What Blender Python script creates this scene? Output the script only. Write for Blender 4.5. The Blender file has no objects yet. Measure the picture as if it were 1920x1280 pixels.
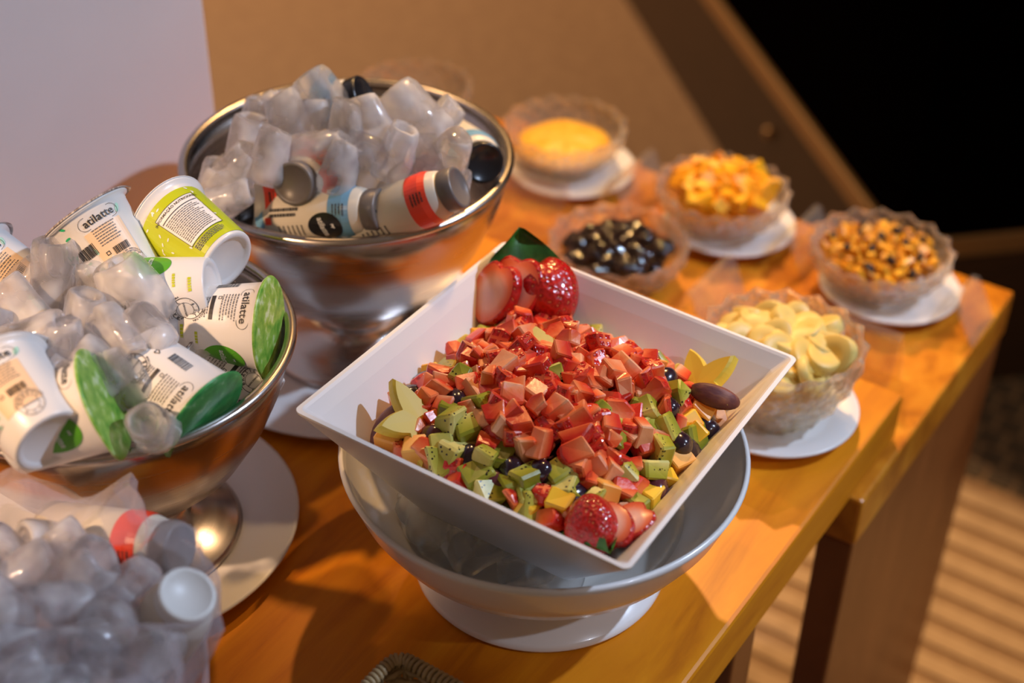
import bpy, bmesh, math, random
from mathutils import Vector, Matrix, Euler
PI = math.pi
SC = bpy.context.scene
COL = SC.collection
# ------------------------------------------------------------------ camera
FPX = 2800.0
# rows: world X, Y, Z expressed in image axes (right, down, forward)
RW = ((0.5585, -0.4836, 0.6740), (-0.8294, -0.3421, 0.4418), (0.0169, -0.8057, -0.5921))
CAMP = Vector((0.0, 0.0, 0.91))
cd = bpy.data.cameras.new('camera'); cam = bpy.data.objects.new('camera', cd); COL.objects.link(cam)
cd.sensor_width = 36.0; cd.lens = FPX / 1920.0 * 36.0; cd.clip_start = 0.02
rx = Vector((RW[0][0], RW[1][0], RW[2][0])).normalized()
fw = Vector((RW[0][2], RW[1][2], RW[2][2])).normalized()
up = rx.cross(fw).normalized(); rx = fw.cross(up).normalized()
cam.matrix_world = Matrix(((rx.x, up.x, -fw.x, CAMP.x), (rx.y, up.y, -fw.y, CAMP.y), (rx.z, up.z, -fw.z, CAMP.z), (0, 0, 0, 1)))
cd.dof.use_dof = True; cd.dof.focus_distance = 1.165; cd.dof.aperture_fstop = 2.8
SC.camera = cam
# ------------------------------------------------------------------ light
w = bpy.data.worlds.new('world'); SC.world = w; w.use_nodes = True
w.node_tree.nodes['Background'].inputs[0].default_value = (1.0, 0.66, 0.42, 1)
w.node_tree.nodes['Background'].inputs[1].default_value = 0.14
SC.cycles.max_bounces = 24; SC.cycles.transmission_bounces = 24; SC.cycles.transparent_max_bounces = 48; SC.cycles.glossy_bounces = 8
SC.view_settings.view_transform = 'Standard'; SC.view_settings.look = 'None'
SC.view_settings.exposure = 0.0; SC.view_settings.gamma = 1.0; SC.view_settings.use_curve_mapping = False
def spot(name, loc, tgt, watts, col, size=1.4, radius=0.03, blend=0.5):
    l = bpy.data.lights.new(name, 'SPOT'); l.energy = watts; l.color = col; l.spot_size = size; l.spot_blend = blend
    l.shadow_soft_size = radius
    o = bpy.data.objects.new(name, l); COL.objects.link(o); o.location = loc
    o.rotation_euler = (Vector(tgt) - Vector(loc)).to_track_quat('-Z', 'Y').to_euler()
    return o
spot('downlight_cool', (1.75, -0.75, 1.75), (0.62, 0.66, 0.0), 148, (0.59, 0.74, 1.0), 0.92, 0.03, 0.6)
spot('downlight_warm', (2.35, 1.2, 1.9), (1.45, 0.60, 0.0), 235, (1.0, 0.56, 0.20), 0.72, 0.035, 0.6)
spot('downlight_warm', (1.55, 1.85, 1.9), (0.75, 0.65, 0.0), 38, (1.0, 0.58, 0.24), 0.9, 0.03, 0.5)
spot('downlight_warm', (-0.60, 0.92, 1.50), (0.51, 0.86, 0.22), 145, (1.0, 0.62, 0.36), 0.34, 0.03, 0.6)
spot('downlight_cool', (0.55, -1.05, 1.60), (0.86, 0.34, 0.0), 30, (0.78, 0.84, 1.0), 0.24, 0.03, 0.4)
spot('downlight_warm', (1.95, 0.45, 1.65), (0.66, 0.78, 0.0), 40, (1.0, 0.62, 0.30), 0.21, 0.025, 0.5)
spot('downlight_floor', (3.0, 3.6, 1.9), (2.8, 2.3, -0.75), 360, (1.0, 0.62, 0.33), 1.2, 0.05)
spot('downlight_floor', (1.9, -0.9, 1.6), (1.75, 0.2, -0.75), 32, (1.0, 0.72, 0.46), 0.7, 0.05)

# ------------------------------------------------------------------ pixel helpers
def ray(px, py):
    d = Vector(((px - 960.0), (py - 640.0), FPX))
    return Vector((Vector(RW[0]).dot(d), Vector(RW[1]).dot(d), Vector(RW[2]).dot(d))).normalized()
def at(px, py, z):
    d = ray(px, py); return CAMP + d * ((z - CAMP.z) / d.z)

# ------------------------------------------------------------------ mesh helpers
def link(o, parent=None):
    COL.objects.link(o)
    if parent: o.parent = parent
    return o
def mesh(name, vs, fs, mats, smooth=True, midx=None):
    m = bpy.data.meshes.new(name); m.from_pydata([tuple(v) for v in vs], [], fs); m.update()
    if not isinstance(mats, (list, tuple)): mats = [mats]
    for q in mats: m.materials.append(q)
    if smooth: m.polygons.foreach_set('use_smooth', [True] * len(m.polygons))
    if midx: m.polygons.foreach_set('material_index', midx)
    return m
def obj(name, vs, fs, mats, parent=None, smooth=True, midx=None):
    return link(bpy.data.objects.new(name, mesh(name, vs, fs, mats, smooth, midx)), parent)
def tag(o, label=None, cat=None, group=None, kind=None):
    if label: o['label'] = label
    if cat: o['category'] = cat
    if group: o['group'] = group
    if kind: o['kind'] = kind
    return o
def thing(name, label, cat, loc=(0, 0, 0), group=None):
    o = bpy.data.objects.new(name, None); o.empty_display_size = 0.02; COL.objects.link(o); o.location = loc
    return tag(o, label, cat, group)
def lathe(prof, n=64, wob=None):
    vs, fs = [], []; rows = []
    for i, (r, z) in enumerate(prof):
        if r < 1e-6: rows.append([len(vs)]); vs.append((0, 0, z)); continue
        row = []
        for k in range(n):
            a = 2 * PI * k / n; rr, zz = r, z
            if wob: rr, zz = wob(i, a, r, z)
            row.append(len(vs)); vs.append((rr * math.cos(a), rr * math.sin(a), zz))
        rows.append(row)
    for A, B in zip(rows, rows[1:]):
        if len(A) == 1 and len(B) == 1: continue
        for k in range(n):
            k2 = (k + 1) % n
            if len(A) == 1: fs.append((A[0], B[k2], B[k]))
            elif len(B) == 1: fs.append((A[k], A[k2], B[0]))
            else: fs.append((A[k], A[k2], B[k2], B[k]))
    return vs, fs
def boxv(x0, x1, y0, y1, z0, z1, bev=0.0, seg=2):
    bm = bmesh.new(); bmesh.ops.create_cube(bm, size=1.0)
    for v in bm.verts:
        v.co = Vector((x0 if v.co.x < 0 else x1, y0 if v.co.y < 0 else y1, z0 if v.co.z < 0 else z1))
    if bev: bmesh.ops.bevel(bm, geom=bm.edges[:], offset=bev, segments=seg, profile=0.5, affect='EDGES')
    bm.verts.index_update(); vs = [v.co.copy() for v in bm.verts]; fs = [[v.index for v in f.verts] for f in bm.faces]; bm.free()
    return vs, fs
def tube(pts, r, n=8, closed=False):
    vs, fs = [], []; N = len(pts); pts = [Vector(p) for p in pts]
    up0 = Vector((0.13, 0.21, 0.97))
    for i, p in enumerate(pts):
        a = pts[(i - 1) % N] if (closed or i > 0) else p; b = pts[(i + 1) % N] if (closed or i < N - 1) else p
        t = (b - a).normalized(); s = t.cross(up0).normalized(); u = s.cross(t)
        rr = r(i / (N - 1)) if callable(r) else r
        for k in range(n):
            an = 2 * PI * k / n; vs.append(p + s * (rr * math.cos(an)) + u * (rr * math.sin(an)))
    for i in range(N if closed else N - 1):
        j = (i + 1) % N
        for k in range(n): fs.append((i * n + k, i * n + (k + 1) % n, j * n + (k + 1) % n, j * n + k))
    if not closed: fs.append(tuple(range(n))[::-1]); fs.append(tuple((N - 1) * n + k for k in range(n)))
    return vs, fs
def join(parts):
    V, F = [], []
    for vs, fs in parts:
        o = len(V); V += list(vs); F += [tuple(i + o for i in f) for f in fs]
    return V, F
def hsh(*a):
    s = math.sin(sum((i + 1) * 12.9898 * x for i, x in enumerate(a)) * 4.1 + 1.7) * 43758.5453
    return s - math.floor(s)
def frame(p, zaxis, xhint):
    z = zaxis.normalized(); x = (xhint - z * xhint.dot(z)).normalized(); y = z.cross(x)
    return Matrix(((x.x, y.x, z.x, p.x), (x.y, y.y, z.y, p.y), (x.z, y.z, z.z, p.z), (0, 0, 0, 1)))

# ------------------------------------------------------------------ materials
def mat(name, col=(0.8, 0.8, 0.8), rough=0.5, **kw):
    m = bpy.data.materials.new(name); m.use_nodes = True
    b = m.node_tree.nodes['Principled BSDF']
    b.inputs['Base Color'].default_value = (*col, 1); b.inputs['Roughness'].default_value = rough
    for k, v in kw.items(): b.inputs[k.replace('_', ' ')].default_value = v
    return m
def nodes(m): return m.node_tree.nodes, m.node_tree.links, m.node_tree.nodes['Principled BSDF']
def ramp(N, stops):
    r = N.new('ShaderNodeValToRGB'); e = r.color_ramp.elements
    while len(e) < len(stops): e.new(0.5)
    for q, (p, c) in zip(e, stops): q.position = p; q.color = (*c, 1)
    return r
def noise_col(m, stops, scale=8, detail=4, coord='Object', stretch=(1, 1, 1), rough=0.55, dist=0.0, bump=0.0, bscale=None):
    N, L, b = nodes(m)
    tc = N.new('ShaderNodeTexCoord'); mp = N.new('ShaderNodeMapping'); mp.inputs['Scale'].default_value = stretch
    n = N.new('ShaderNodeTexNoise'); n.inputs['Scale'].default_value = scale; n.inputs['Detail'].default_value = detail
    n.inputs['Roughness'].default_value = rough; n.inputs['Distortion'].default_value = dist
    L.new(tc.outputs[coord], mp.inputs[0]); L.new(mp.outputs[0], n.inputs['Vector'])
    r = ramp(N, stops); L.new(n.outputs[0], r.inputs[0]); L.new(r.outputs[0], b.inputs['Base Color'])
    if bump:
        bp = N.new('ShaderNodeBump'); bp.inputs['Strength'].default_value = bump; bp.inputs['Distance'].default_value = 0.002
        n2 = n
        if bscale:
            n2 = N.new('ShaderNodeTexNoise'); n2.inputs['Scale'].default_value = bscale; n2.inputs['Detail'].default_value = 3
            L.new(mp.outputs[0], n2.inputs['Vector'])
        L.new(n2.outputs[0], bp.inputs['Height']); L.new(bp.outputs[0], b.inputs['Normal'])
    return m
def mixmat(name, parts):
    """parts: list of (factor, maker(nodes) -> shader socket) blended one after another"""
    m = bpy.data.materials.new(name); m.use_nodes = True; N = m.node_tree.nodes; L = m.node_tree.links
    N.clear(); out = N.new('ShaderNodeOutputMaterial'); cur = None
    for f, mk in parts:
        s = mk(N, L)
        if cur is None: cur = s; continue
        mx = N.new('ShaderNodeMixShader')
        if isinstance(f, float): mx.inputs[0].default_value = f
        else: L.new(f(N, L), mx.inputs[0])
        L.new(cur, mx.inputs[1]); L.new(s, mx.inputs[2]); cur = mx.outputs[0]
    L.new(cur, out.inputs[0]); return m
def s_glass(col, rough, ior, bump=0.0, bs=60.0):
    def f(N, L):
        g = N.new('ShaderNodeBsdfGlass'); g.inputs['Color'].default_value = (*col, 1); g.inputs['Roughness'].default_value = rough; g.inputs['IOR'].default_value = ior
        if bump:
            n = N.new('ShaderNodeTexNoise'); n.inputs['Scale'].default_value = bs; n.inputs['Detail'].default_value = 2
            tc = N.new('ShaderNodeTexCoord'); L.new(tc.outputs['Object'], n.inputs['Vector'])
            bp = N.new('ShaderNodeBump'); bp.inputs['Strength'].default_value = bump; bp.inputs['Distance'].default_value = 0.003
            L.new(n.outputs[0], bp.inputs['Height']); L.new(bp.outputs[0], g.inputs['Normal'])
        return g.outputs[0]
    return f
def s_transp(col):
    def f(N, L):
        g = N.new('ShaderNodeBsdfTransparent'); g.inputs[0].default_value = (*col, 1); return g.outputs[0]
    return f
def s_diff(col):
    def f(N, L):
        g = N.new('ShaderNodeBsdfDiffuse'); g.inputs[0].default_value = (*col, 1); return g.outputs[0]
    return f
def s_transl(col):
    def f(N, L):
        g = N.new('ShaderNodeBsdfTranslucent'); g.inputs[0].default_value = (*col, 1); return g.outputs[0]
    return f
def s_gloss(col, rough):
    def f(N, L):
        g = N.new('ShaderNodeBsdfGlossy'); g.inputs[0].default_value = (*col, 1); g.inputs['Roughness'].default_value = rough; return g.outputs[0]
    return f
def fres(ior):
    def f(N, L):
        f0 = ((ior - 1) / (ior + 1)) ** 2
        g = N.new('ShaderNodeLayerWeight'); g.inputs[0].default_value = 0.5
        p = N.new('ShaderNodeMath'); p.operation = 'POWER'; p.inputs[1].default_value = 5.0; L.new(g.outputs['Facing'], p.inputs[0])
        a = N.new('ShaderNodeMath'); a.operation = 'MULTIPLY_ADD'; a.inputs[1].default_value = 1 - f0; a.inputs[2].default_value = f0; L.new(p.outputs[0], a.inputs[0])
        return a.outputs[0]
    return f

M = {}
M['wall'] = noise_col(mat('white_plaster', rough=0.75), [(0.3, (0.68, 0.60, 0.58)), (0.7, (0.75, 0.66, 0.64))], 3, 3, bump=0.15, bscale=40)
M['floor'] = noise_col(mat('tan_floor', rough=0.6), [(0.3, (0.25, 0.15, 0.085)), (0.7, (0.33, 0.21, 0.12))], 28, 6, bump=0.2)
M['tile'] = noise_col(mat('light_floor_strip', rough=0.6), [(0.3, (0.40, 0.28, 0.18)), (0.7, (0.50, 0.36, 0.24))], 30, 3)
M['tile_dark'] = noise_col(mat('dark_floor_tile', rough=0.5), [(0.3, (0.07, 0.05, 0.035)), (0.7, (0.11, 0.08, 0.055))], 30, 3)
M['black'] = mat('black_lacquer', (0.0012, 0.0006, 0.0006), 0.6, Specular_IOR_Level=0.0)
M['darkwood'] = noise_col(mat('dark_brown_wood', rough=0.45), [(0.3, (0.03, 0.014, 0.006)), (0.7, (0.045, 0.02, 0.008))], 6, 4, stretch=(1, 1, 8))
M['brass'] = mat('dull_brass', (0.45, 0.28, 0.13), 0.4, Metallic=0.8)
def wood(name, stops, rough, stretch, bump=0.08):
    m = noise_col(mat(name, rough=rough, Specular_IOR_Level=0.3), stops, 3.2, 7, stretch=stretch, dist=0.7, rough=0.6, bump=bump)
    return m
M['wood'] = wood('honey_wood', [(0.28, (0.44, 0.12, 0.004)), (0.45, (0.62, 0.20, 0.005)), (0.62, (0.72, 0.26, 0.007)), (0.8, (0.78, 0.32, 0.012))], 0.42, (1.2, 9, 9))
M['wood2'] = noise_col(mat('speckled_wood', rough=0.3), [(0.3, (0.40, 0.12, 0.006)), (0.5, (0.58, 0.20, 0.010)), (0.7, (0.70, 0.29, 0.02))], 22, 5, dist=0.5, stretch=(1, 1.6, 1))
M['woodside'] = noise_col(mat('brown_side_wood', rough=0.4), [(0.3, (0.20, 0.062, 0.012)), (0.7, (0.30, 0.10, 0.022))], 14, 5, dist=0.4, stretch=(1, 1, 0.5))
M['porcelain'] = mat('white_porcelain', (0.80, 0.79, 0.78), 0.22, Coat_Weight=0.3, Coat_Roughness=0.08)
M['melamine'] = mat('white_melamine', (0.78, 0.76, 0.75), 0.32)
M['plate'] = mat('white_plate_glaze', (0.78, 0.77, 0.76), 0.25)
M['steel'] = mat('brushed_steel', (0.50, 0.45, 0.42), 0.22, Metallic=1.0)
def brushed(m, sc):
    N, L, b = nodes(m); tc = N.new('ShaderNodeTexCoord'); mp = N.new('ShaderNodeMapping'); mp.inputs['Scale'].default_value = sc
    n = N.new('ShaderNodeTexNoise'); n.inputs['Scale'].default_value = 3; n.inputs['Detail'].default_value = 5
    L.new(tc.outputs['Object'], mp.inputs[0]); L.new(mp.outputs[0], n.inputs['Vector'])
    r = N.new('ShaderNodeMapRange'); r.inputs['To Min'].default_value = 0.16; r.inputs['To Max'].default_value = 0.34
    L.new(n.outputs[0], r.inputs[0]); L.new(r.outputs[0], b.inputs['Roughness'])
brushed(M['steel'], (3, 3, 120))
def s_milky(col, rough):
    def f(N, L):
        p = N.new('ShaderNodeBsdfPrincipled'); p.inputs['Base Color'].default_value = (*col, 1); p.inputs['Roughness'].default_value = rough
        p.inputs['Transmission Weight'].default_value = 0.25; p.inputs['IOR'].default_value = 1.31; p.inputs['Coat Weight'].default_value = 0.6; p.inputs['Coat Roughness'].default_value = 0.04
        n = N.new('ShaderNodeTexNoise'); n.inputs['Scale'].default_value = 90; tc = N.new('ShaderNodeTexCoord'); L.new(tc.outputs['Object'], n.inputs['Vector'])
        bp = N.new('ShaderNodeBump'); bp.inputs['Strength'].default_value = 0.4; bp.inputs['Distance'].default_value = 0.003
        L.new(n.outputs[0], bp.inputs['Height']); L.new(bp.outputs[0], p.inputs['Normal']); L.new(bp.outputs[0], p.inputs['Coat Normal'])
        return p.outputs[0]
    return f
def cloud(scale, lo, hi, a, b_):
    def f(N, L):
        n = N.new('ShaderNodeTexNoise'); n.inputs['Scale'].default_value = scale; n.inputs['Detail'].default_value = 2
        tc = N.new('ShaderNodeTexCoord'); oi = N.new('ShaderNodeObjectInfo'); ad = N.new('ShaderNodeVectorMath'); ad.operation = 'ADD'
        L.new(tc.outputs['Object'], ad.inputs[0]); L.new(oi.outputs['Location'], ad.inputs[1]); L.new(ad.outputs[0], n.inputs['Vector'])
        r = N.new('ShaderNodeMapRange'); r.inputs['From Min'].default_value = lo; r.inputs['From Max'].default_value = hi; r.inputs['To Min'].default_value = a; r.inputs['To Max'].default_value = b_
        L.new(n.outputs[0], r.inputs[0]); return r.outputs[0]
    return f
M['ice'] = mixmat('clear_ice', [(0, s_glass((0.98, 0.98, 1.0), 0.03, 1.31, 0.5, 60)), (0.22, s_transp((0.98, 0.98, 0.99))), (0.12, s_transl((0.98, 0.96, 0.97))), (cloud(45, 0.40, 0.66, 0.08, 0.55), s_milky((0.97, 0.95, 0.95), 0.25))])
M['ice_wet'] = mixmat('melting_ice', [(0, s_glass((0.95, 0.96, 0.97), 0.04, 1.2, 0.2, 50)), (0.5, s_transp((0.95, 0.95, 0.95))), (0.12, s_diff((0.85, 0.85, 0.85)))])
M['water'] = mixmat('melt_water', [(0, s_transp((0.90, 0.90, 0.89))), (fres(1.33), s_gloss((1, 1, 1), 0.02))])
M['crystal'] = mixmat('cut_crystal', [(0, s_glass((1.0, 0.99, 0.97), 0.01, 1.48)), (0.40, s_transp((0.99, 0.98, 0.96))), (0.08, s_diff((0.97, 0.90, 0.82)))])
M['acrylic'] = mixmat('clear_acrylic', [(0, s_transp((0.95, 0.94, 0.92))), (fres(1.5), s_gloss((1, 1, 1), 0.03)), (0.06, s_diff((0.95, 0.9, 0.84)))])
M['film'] = mixmat('clear_plastic_film', [(0, s_transp((0.95, 0.94, 0.95))), (fres(1.6), s_gloss((1, 1, 1), 0.08)), (0.17, s_diff((0.90, 0.84, 0.90)))])
M['cup'] = mat('white_cup_plastic', (0.80, 0.79, 0.78), 0.3, Subsurface_Weight=0.0)
M['ink'] = mat('black_ink', (0.03, 0.028, 0.028), 0.5)
M['inkgrey'] = mat('grey_ink', (0.16, 0.15, 0.15), 0.5)
M['lime'] = mat('lime_print', (0.52, 0.60, 0.02), 0.3)
M['mint'] = mat('mint_print', (0.42, 0.75, 0.62), 0.4)
M['leafprint'] = mat('green_print', (0.02, 0.42, 0.17), 0.4)
M['oval'] = mat('green_label_print', (0.10, 0.40, 0.02), 0.35)
M['paperwhite'] = mat('white_print', (0.85, 0.85, 0.84), 0.4)
M['peach'] = mat('peach_print', (0.85, 0.62, 0.40), 0.4)
M['foilgreen'] = noise_col(mat('green_foil', rough=0.35), [(0.35, (0.10, 0.34, 0.03)), (0.55, (0.30, 0.52, 0.08)), (0.68, (0.60, 0.74, 0.40))], 90, 4)
M['foildark'] = noise_col(mat('dark_green_foil', rough=0.35), [(0.35, (0.02, 0.22, 0.05)), (0.6, (0.06, 0.34, 0.09)), (0.72, (0.30, 0.55, 0.30))], 90, 4)
M['foilgrey'] = noise_col(mat('grey_foil', rough=0.35), [(0.4, (0.20, 0.16, 0.15)), (0.6, (0.50, 0.46, 0.44))], 60, 4, stretch=(1, 8, 1))
M['cream'] = mat('cream_bottle_plastic', (0.72, 0.66, 0.55), 0.35)
M['capgrey'] = mat('grey_cap', (0.16, 0.14, 0.13), 0.35)
M['capblack'] = mat('black_cap', (0.015, 0.015, 0.018), 0.25)
M['capwhite'] = mat('white_cap', (0.82, 0.80, 0.76), 0.4)
M['blue'] = mat('blue_label', (0.16, 0.36, 0.55), 0.35)
M['red'] = mat('red_label', (0.90, 0.07, 0.03), 0.35)
M['wicker'] = noise_col(mat('wicker_cane', rough=0.5), [(0.3, (0.30, 0.20, 0.09)), (0.7, (0.46, 0.33, 0.17))], 60, 3)

def radial(name, stops, rough, axis='Z', seeds=None, sss=0.0, vary=0.0, bump=0.0, coat=0.0, nscale=30):
    """colour runs along a local axis of the piece (Generated), broken by noise; seeds = (scale, radius, lo, hi)"""
    m = mat(name, rough=rough); N, L, b = nodes(m)
    tc = N.new('ShaderNodeTexCoord'); sp = N.new('ShaderNodeSeparateXYZ'); L.new(tc.outputs['Generated'], sp.inputs[0])
    n = N.new('ShaderNodeTexNoise'); n.inputs['Scale'].default_value = nscale; n.inputs['Detail'].default_value = 3
    oi = N.new('ShaderNodeObjectInfo')
    off = N.new('ShaderNodeVectorMath'); off.operation = 'ADD'; L.new(tc.outputs['Object'], off.inputs[0])
    sc = N.new('ShaderNodeVectorMath'); sc.operation = 'SCALE'; sc.inputs[0].default_value = (7, 3, 5); L.new(oi.outputs['Random'], sc.inputs['Scale'])
    L.new(sc.outputs[0], off.inputs[1]); L.new(off.outputs[0], n.inputs['Vector'])
    a1 = N.new('ShaderNodeMath'); a1.operation = 'MULTIPLY_ADD'; a1.inputs[1].default_value = 0.35; L.new(n.outputs[0], a1.inputs[0])
    a2 = N.new('ShaderNodeMath'); a2.operation = 'MULTIPLY_ADD'; a2.inputs[1].default_value = 0.8; a2.inputs[2].default_value = -0.075 - vary / 2
    L.new(sp.outputs[axis], a2.inputs[0]); L.new(a2.outputs[0], a1.inputs[2])
    a3 = N.new('ShaderNodeMath'); a3.operation = 'MULTIPLY_ADD'; a3.inputs[1].default_value = vary; L.new(oi.outputs['Random'], a3.inputs[0]); L.new(a1.outputs[0], a3.inputs[2])
    r = ramp(N, stops); L.new(a3.outputs[0], r.inputs[0]); colr = r.outputs[0]
    if seeds:
        scl, rad, lo, hi = seeds
        v = N.new('ShaderNodeTexVoronoi'); v.inputs['Scale'].default_value = scl; L.new(off.outputs[0], v.inputs['Vector'])
        c1 = N.new('ShaderNodeMath'); c1.operation = 'LESS_THAN'; c1.inputs[1].default_value = rad; L.new(v.outputs['Distance'], c1.inputs[0])
        c2 = N.new('ShaderNodeMath'); c2.operation = 'GREATER_THAN'; c2.inputs[1].default_value = lo; L.new(sp.outputs[axis], c2.inputs[0])
        c3 = N.new('ShaderNodeMath'); c3.operation = 'LESS_THAN'; c3.inputs[1].default_value = hi; L.new(sp.outputs[axis], c3.inputs[0])
        m1 = N.new('ShaderNodeMath'); m1.operation = 'MULTIPLY'; L.new(c1.outputs[0], m1.inputs[0]); L.new(c2.outputs[0], m1.inputs[1])
        m2 = N.new('ShaderNodeMath'); m2.operation = 'MULTIPLY'; L.new(m1.outputs[0], m2.inputs[0]); L.new(c3.outputs[0], m2.inputs[1])
        mx = N.new('ShaderNodeMix'); mx.data_type = 'RGBA'; L.new(m2.outputs[0], mx.inputs['Factor']); L.new(colr, mx.inputs['A']); mx.inputs['B'].default_value = (0.012, 0.008, 0.004, 1)
        colr = mx.outputs['Result']
    L.new(colr, b.inputs['Base Color'])
    b.inputs['Coat Weight'].default_value = coat; b.inputs['Coat Roughness'].default_value = 0.1
    if sss:
        b.inputs['Subsurface Weight'].default_value = sss; b.inputs['Subsurface Radius'].default_value = (1, 0.4, 0.2); b.inputs['Subsurface Scale'].default_value = 0.004
    if bump:
        bp = N.new('ShaderNodeBump'); bp.inputs['Strength'].default_value = bump; bp.inputs['Distance'].default_value = 0.001
        L.new(n.outputs[0], bp.inputs['Height']); L.new(bp.outputs[0], b.inputs['Normal'])
    return m
M['berry_flesh'] = radial('strawberry_flesh', [(0.02, (0.86, 0.42, 0.22)), (0.24, (0.80, 0.20, 0.065)), (0.50, (0.74, 0.095, 0.025)), (0.78, (0.56, 0.022, 0.010))], 0.30, vary=0.4, bump=0.7, coat=0.2, nscale=90)
def seeded_skin(name, col, dark, seed, scale):
    m = mat(name, col, 0.25, Coat_Weight=0.4, Coat_Roughness=0.08); N, L, b = nodes(m)
    tc = N.new('ShaderNodeTexCoord'); v = N.new('ShaderNodeTexVoronoi'); v.inputs['Scale'].default_value = scale; L.new(tc.outputs['Object'], v.inputs['Vector'])
    r = ramp(N, [(0.0, seed), (0.16, seed), (0.22, dark), (0.6, col)]); L.new(v.outputs['Distance'], r.inputs[0]); L.new(r.outputs[0], b.inputs['Base Color'])
    bp = N.new('ShaderNodeBump'); bp.inputs['Strength'].default_value = 0.7; bp.inputs['Distance'].default_value = 0.0015
    L.new(v.outputs['Distance'], bp.inputs['Height']); L.new(bp.outputs[0], b.inputs['Normal'])
    return m
M['berry_skin'] = seeded_skin('strawberry_skin', (0.50, 0.012, 0.010), (0.30, 0.006, 0.006), (0.55, 0.16, 0.05), 330)
M['kiwi'] = radial('kiwi_flesh', [(0.05, (0.70, 0.60, 0.20)), (0.3, (0.47, 0.42, 0.06)), (0.6, (0.31, 0.30, 0.018)), (0.9, (0.20, 0.21, 0.010))], 0.38, seeds=(330, 0.27, 0.12, 0.46), vary=0.25, bump=0.6, coat=0.08, nscale=60)
M['mango'] = radial('mango_flesh', [(0.1, (0.85, 0.52, 0.03)), (0.6, (0.82, 0.42, 0.015)), (0.95, (0.74, 0.30, 0.01))], 0.4, vary=0.2, bump=0.5, coat=0.05)
M['papaya'] = radial('papaya_flesh', [(0.1, (0.86, 0.42, 0.08)), (0.6, (0.82, 0.30, 0.04)), (0.95, (0.72, 0.20, 0.02))], 0.4, vary=0.2, bump=0.5, coat=0.05)
M['mango_orange'] = radial('ripe_mango_flesh', [(0.1, (0.92, 0.50, 0.012)), (0.6, (0.88, 0.41, 0.008)), (0.95, (0.80, 0.29, 0.006))], 0.4, vary=0.25, bump=0.5, coat=0.05)
M['grape'] = mat('dark_grape_skin', (0.020, 0.008, 0.018), 0.2, Coat_Weight=0.5, Coat_Roughness=0.05)
M['grapered'] = mat('red_grape_skin', (0.10, 0.02, 0.025), 0.2, Coat_Weight=0.5)
M['starfruit'] = radial('star_fruit_flesh', [(0.0, (0.80, 0.58, 0.04)), (0.5, (0.72, 0.50, 0.05)), (1.0, (0.62, 0.44, 0.03))], 0.5, axis='Z', vary=0.2, bump=0.4, coat=0.0)
M['plumskin'] = noise_col(mat('plum_skin', rough=0.55), [(0.3, (0.05, 0.010, 0.022)), (0.55, (0.12, 0.03, 0.03)), (0.75, (0.26, 0.09, 0.045))], 130, 5, stretch=(1, 1, 0.3), bump=0.4)
M['plumflesh'] = noise_col(mat('plum_flesh', rough=0.35), [(0.35, (0.46, 0.20, 0.05)), (0.65, (0.62, 0.36, 0.12))], 160, 3)
M['leaf'] = noise_col(mat('lettuce_leaf', rough=0.4), [(0.35, (0.012, 0.07, 0.008)), (0.6, (0.04, 0.17, 0.02)), (0.75, (0.12, 0.28, 0.05))], 40, 4, bump=0.4)
M['banana'] = radial('banana_flesh', [(0.1, (0.86, 0.72, 0.30)), (0.6, (0.84, 0.66, 0.22)), (0.95, (0.76, 0.54, 0.14))], 0.45, vary=0.25, bump=0.2)
M['prune'] = noise_col(mat('prune_skin', rough=0.16, Coat_Weight=0.4), [(0.35, (0.008, 0.003, 0.002)), (0.7, (0.022, 0.008, 0.005))], 120, 3, bump=0.6)
M['puree'] = noise_col(mat('mango_puree', rough=0.45), [(0.35, (0.80, 0.40, 0.02)), (0.65, (0.88, 0.52, 0.05))], 120, 4, bump=0.6)
M['dried'] = radial('dried_fruit', [(0.1, (0.88, 0.46, 0.03)), (0.5, (0.78, 0.34, 0.015)), (0.9, (0.48, 0.18, 0.01))], 0.4, vary=0.5, bump=0.3)
M['raisin'] = mat('raisin_skin', (0.03, 0.012, 0.006), 0.5)
M['salad'] = noise_col(mat('chopped_fruit_mass', rough=0.3), [(0.3, (0.03, 0.012, 0.008)), (0.45, (0.16, 0.02, 0.01)), (0.6, (0.10, 0.10, 0.012)), (0.75, (0.30, 0.07, 0.02))], 70, 3, bump=0.6)

# ------------------------------------------------------------------ setting
ZF = -0.75
def struct(name, vs, fs, m, parent=None):
    o = obj(name, vs, fs, m, parent, smooth=False)
    if not parent: o['kind'] = 'structure'
    return o
floor = struct('floor', *boxv(-2.5, 7.5, -3.0, 7.0, ZF - 0.05, ZF), M['floor'])
floor['label'] = 'tan floor with light ribbed strips beside the table'
struct('wall_left', *boxv(-1.6, 1.026, 1.06, 1.30, ZF, 2.2, 0.004), M['wall'])['label'] = 'white plaster wall with a square corner behind the bowls'
sm = mesh('floor_strip', *boxv(-0.017, 0.017, -0.9, 0.9, 0, 0.004, 0.001, 1), M['tile'], False)
for k in range(12):
    o = link(bpy.data.objects.new('floor_strip', sm), floor); o.location = (1.36 + 0.055 * k, -0.15, ZF)
dm = mesh('floor_tile', *boxv(-0.021, 0.021, -0.021, 0.021, 0, 0.004, 0.001, 1), M['tile_dark'], False)
for k in range(9):
    for j in range(17):
        o = link(bpy.data.objects.new('floor_tile', dm), floor); o.location = (2.035 + 0.05 * k, -0.15 + 0.05 * j - 0.02 * (k % 2), ZF)

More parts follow.
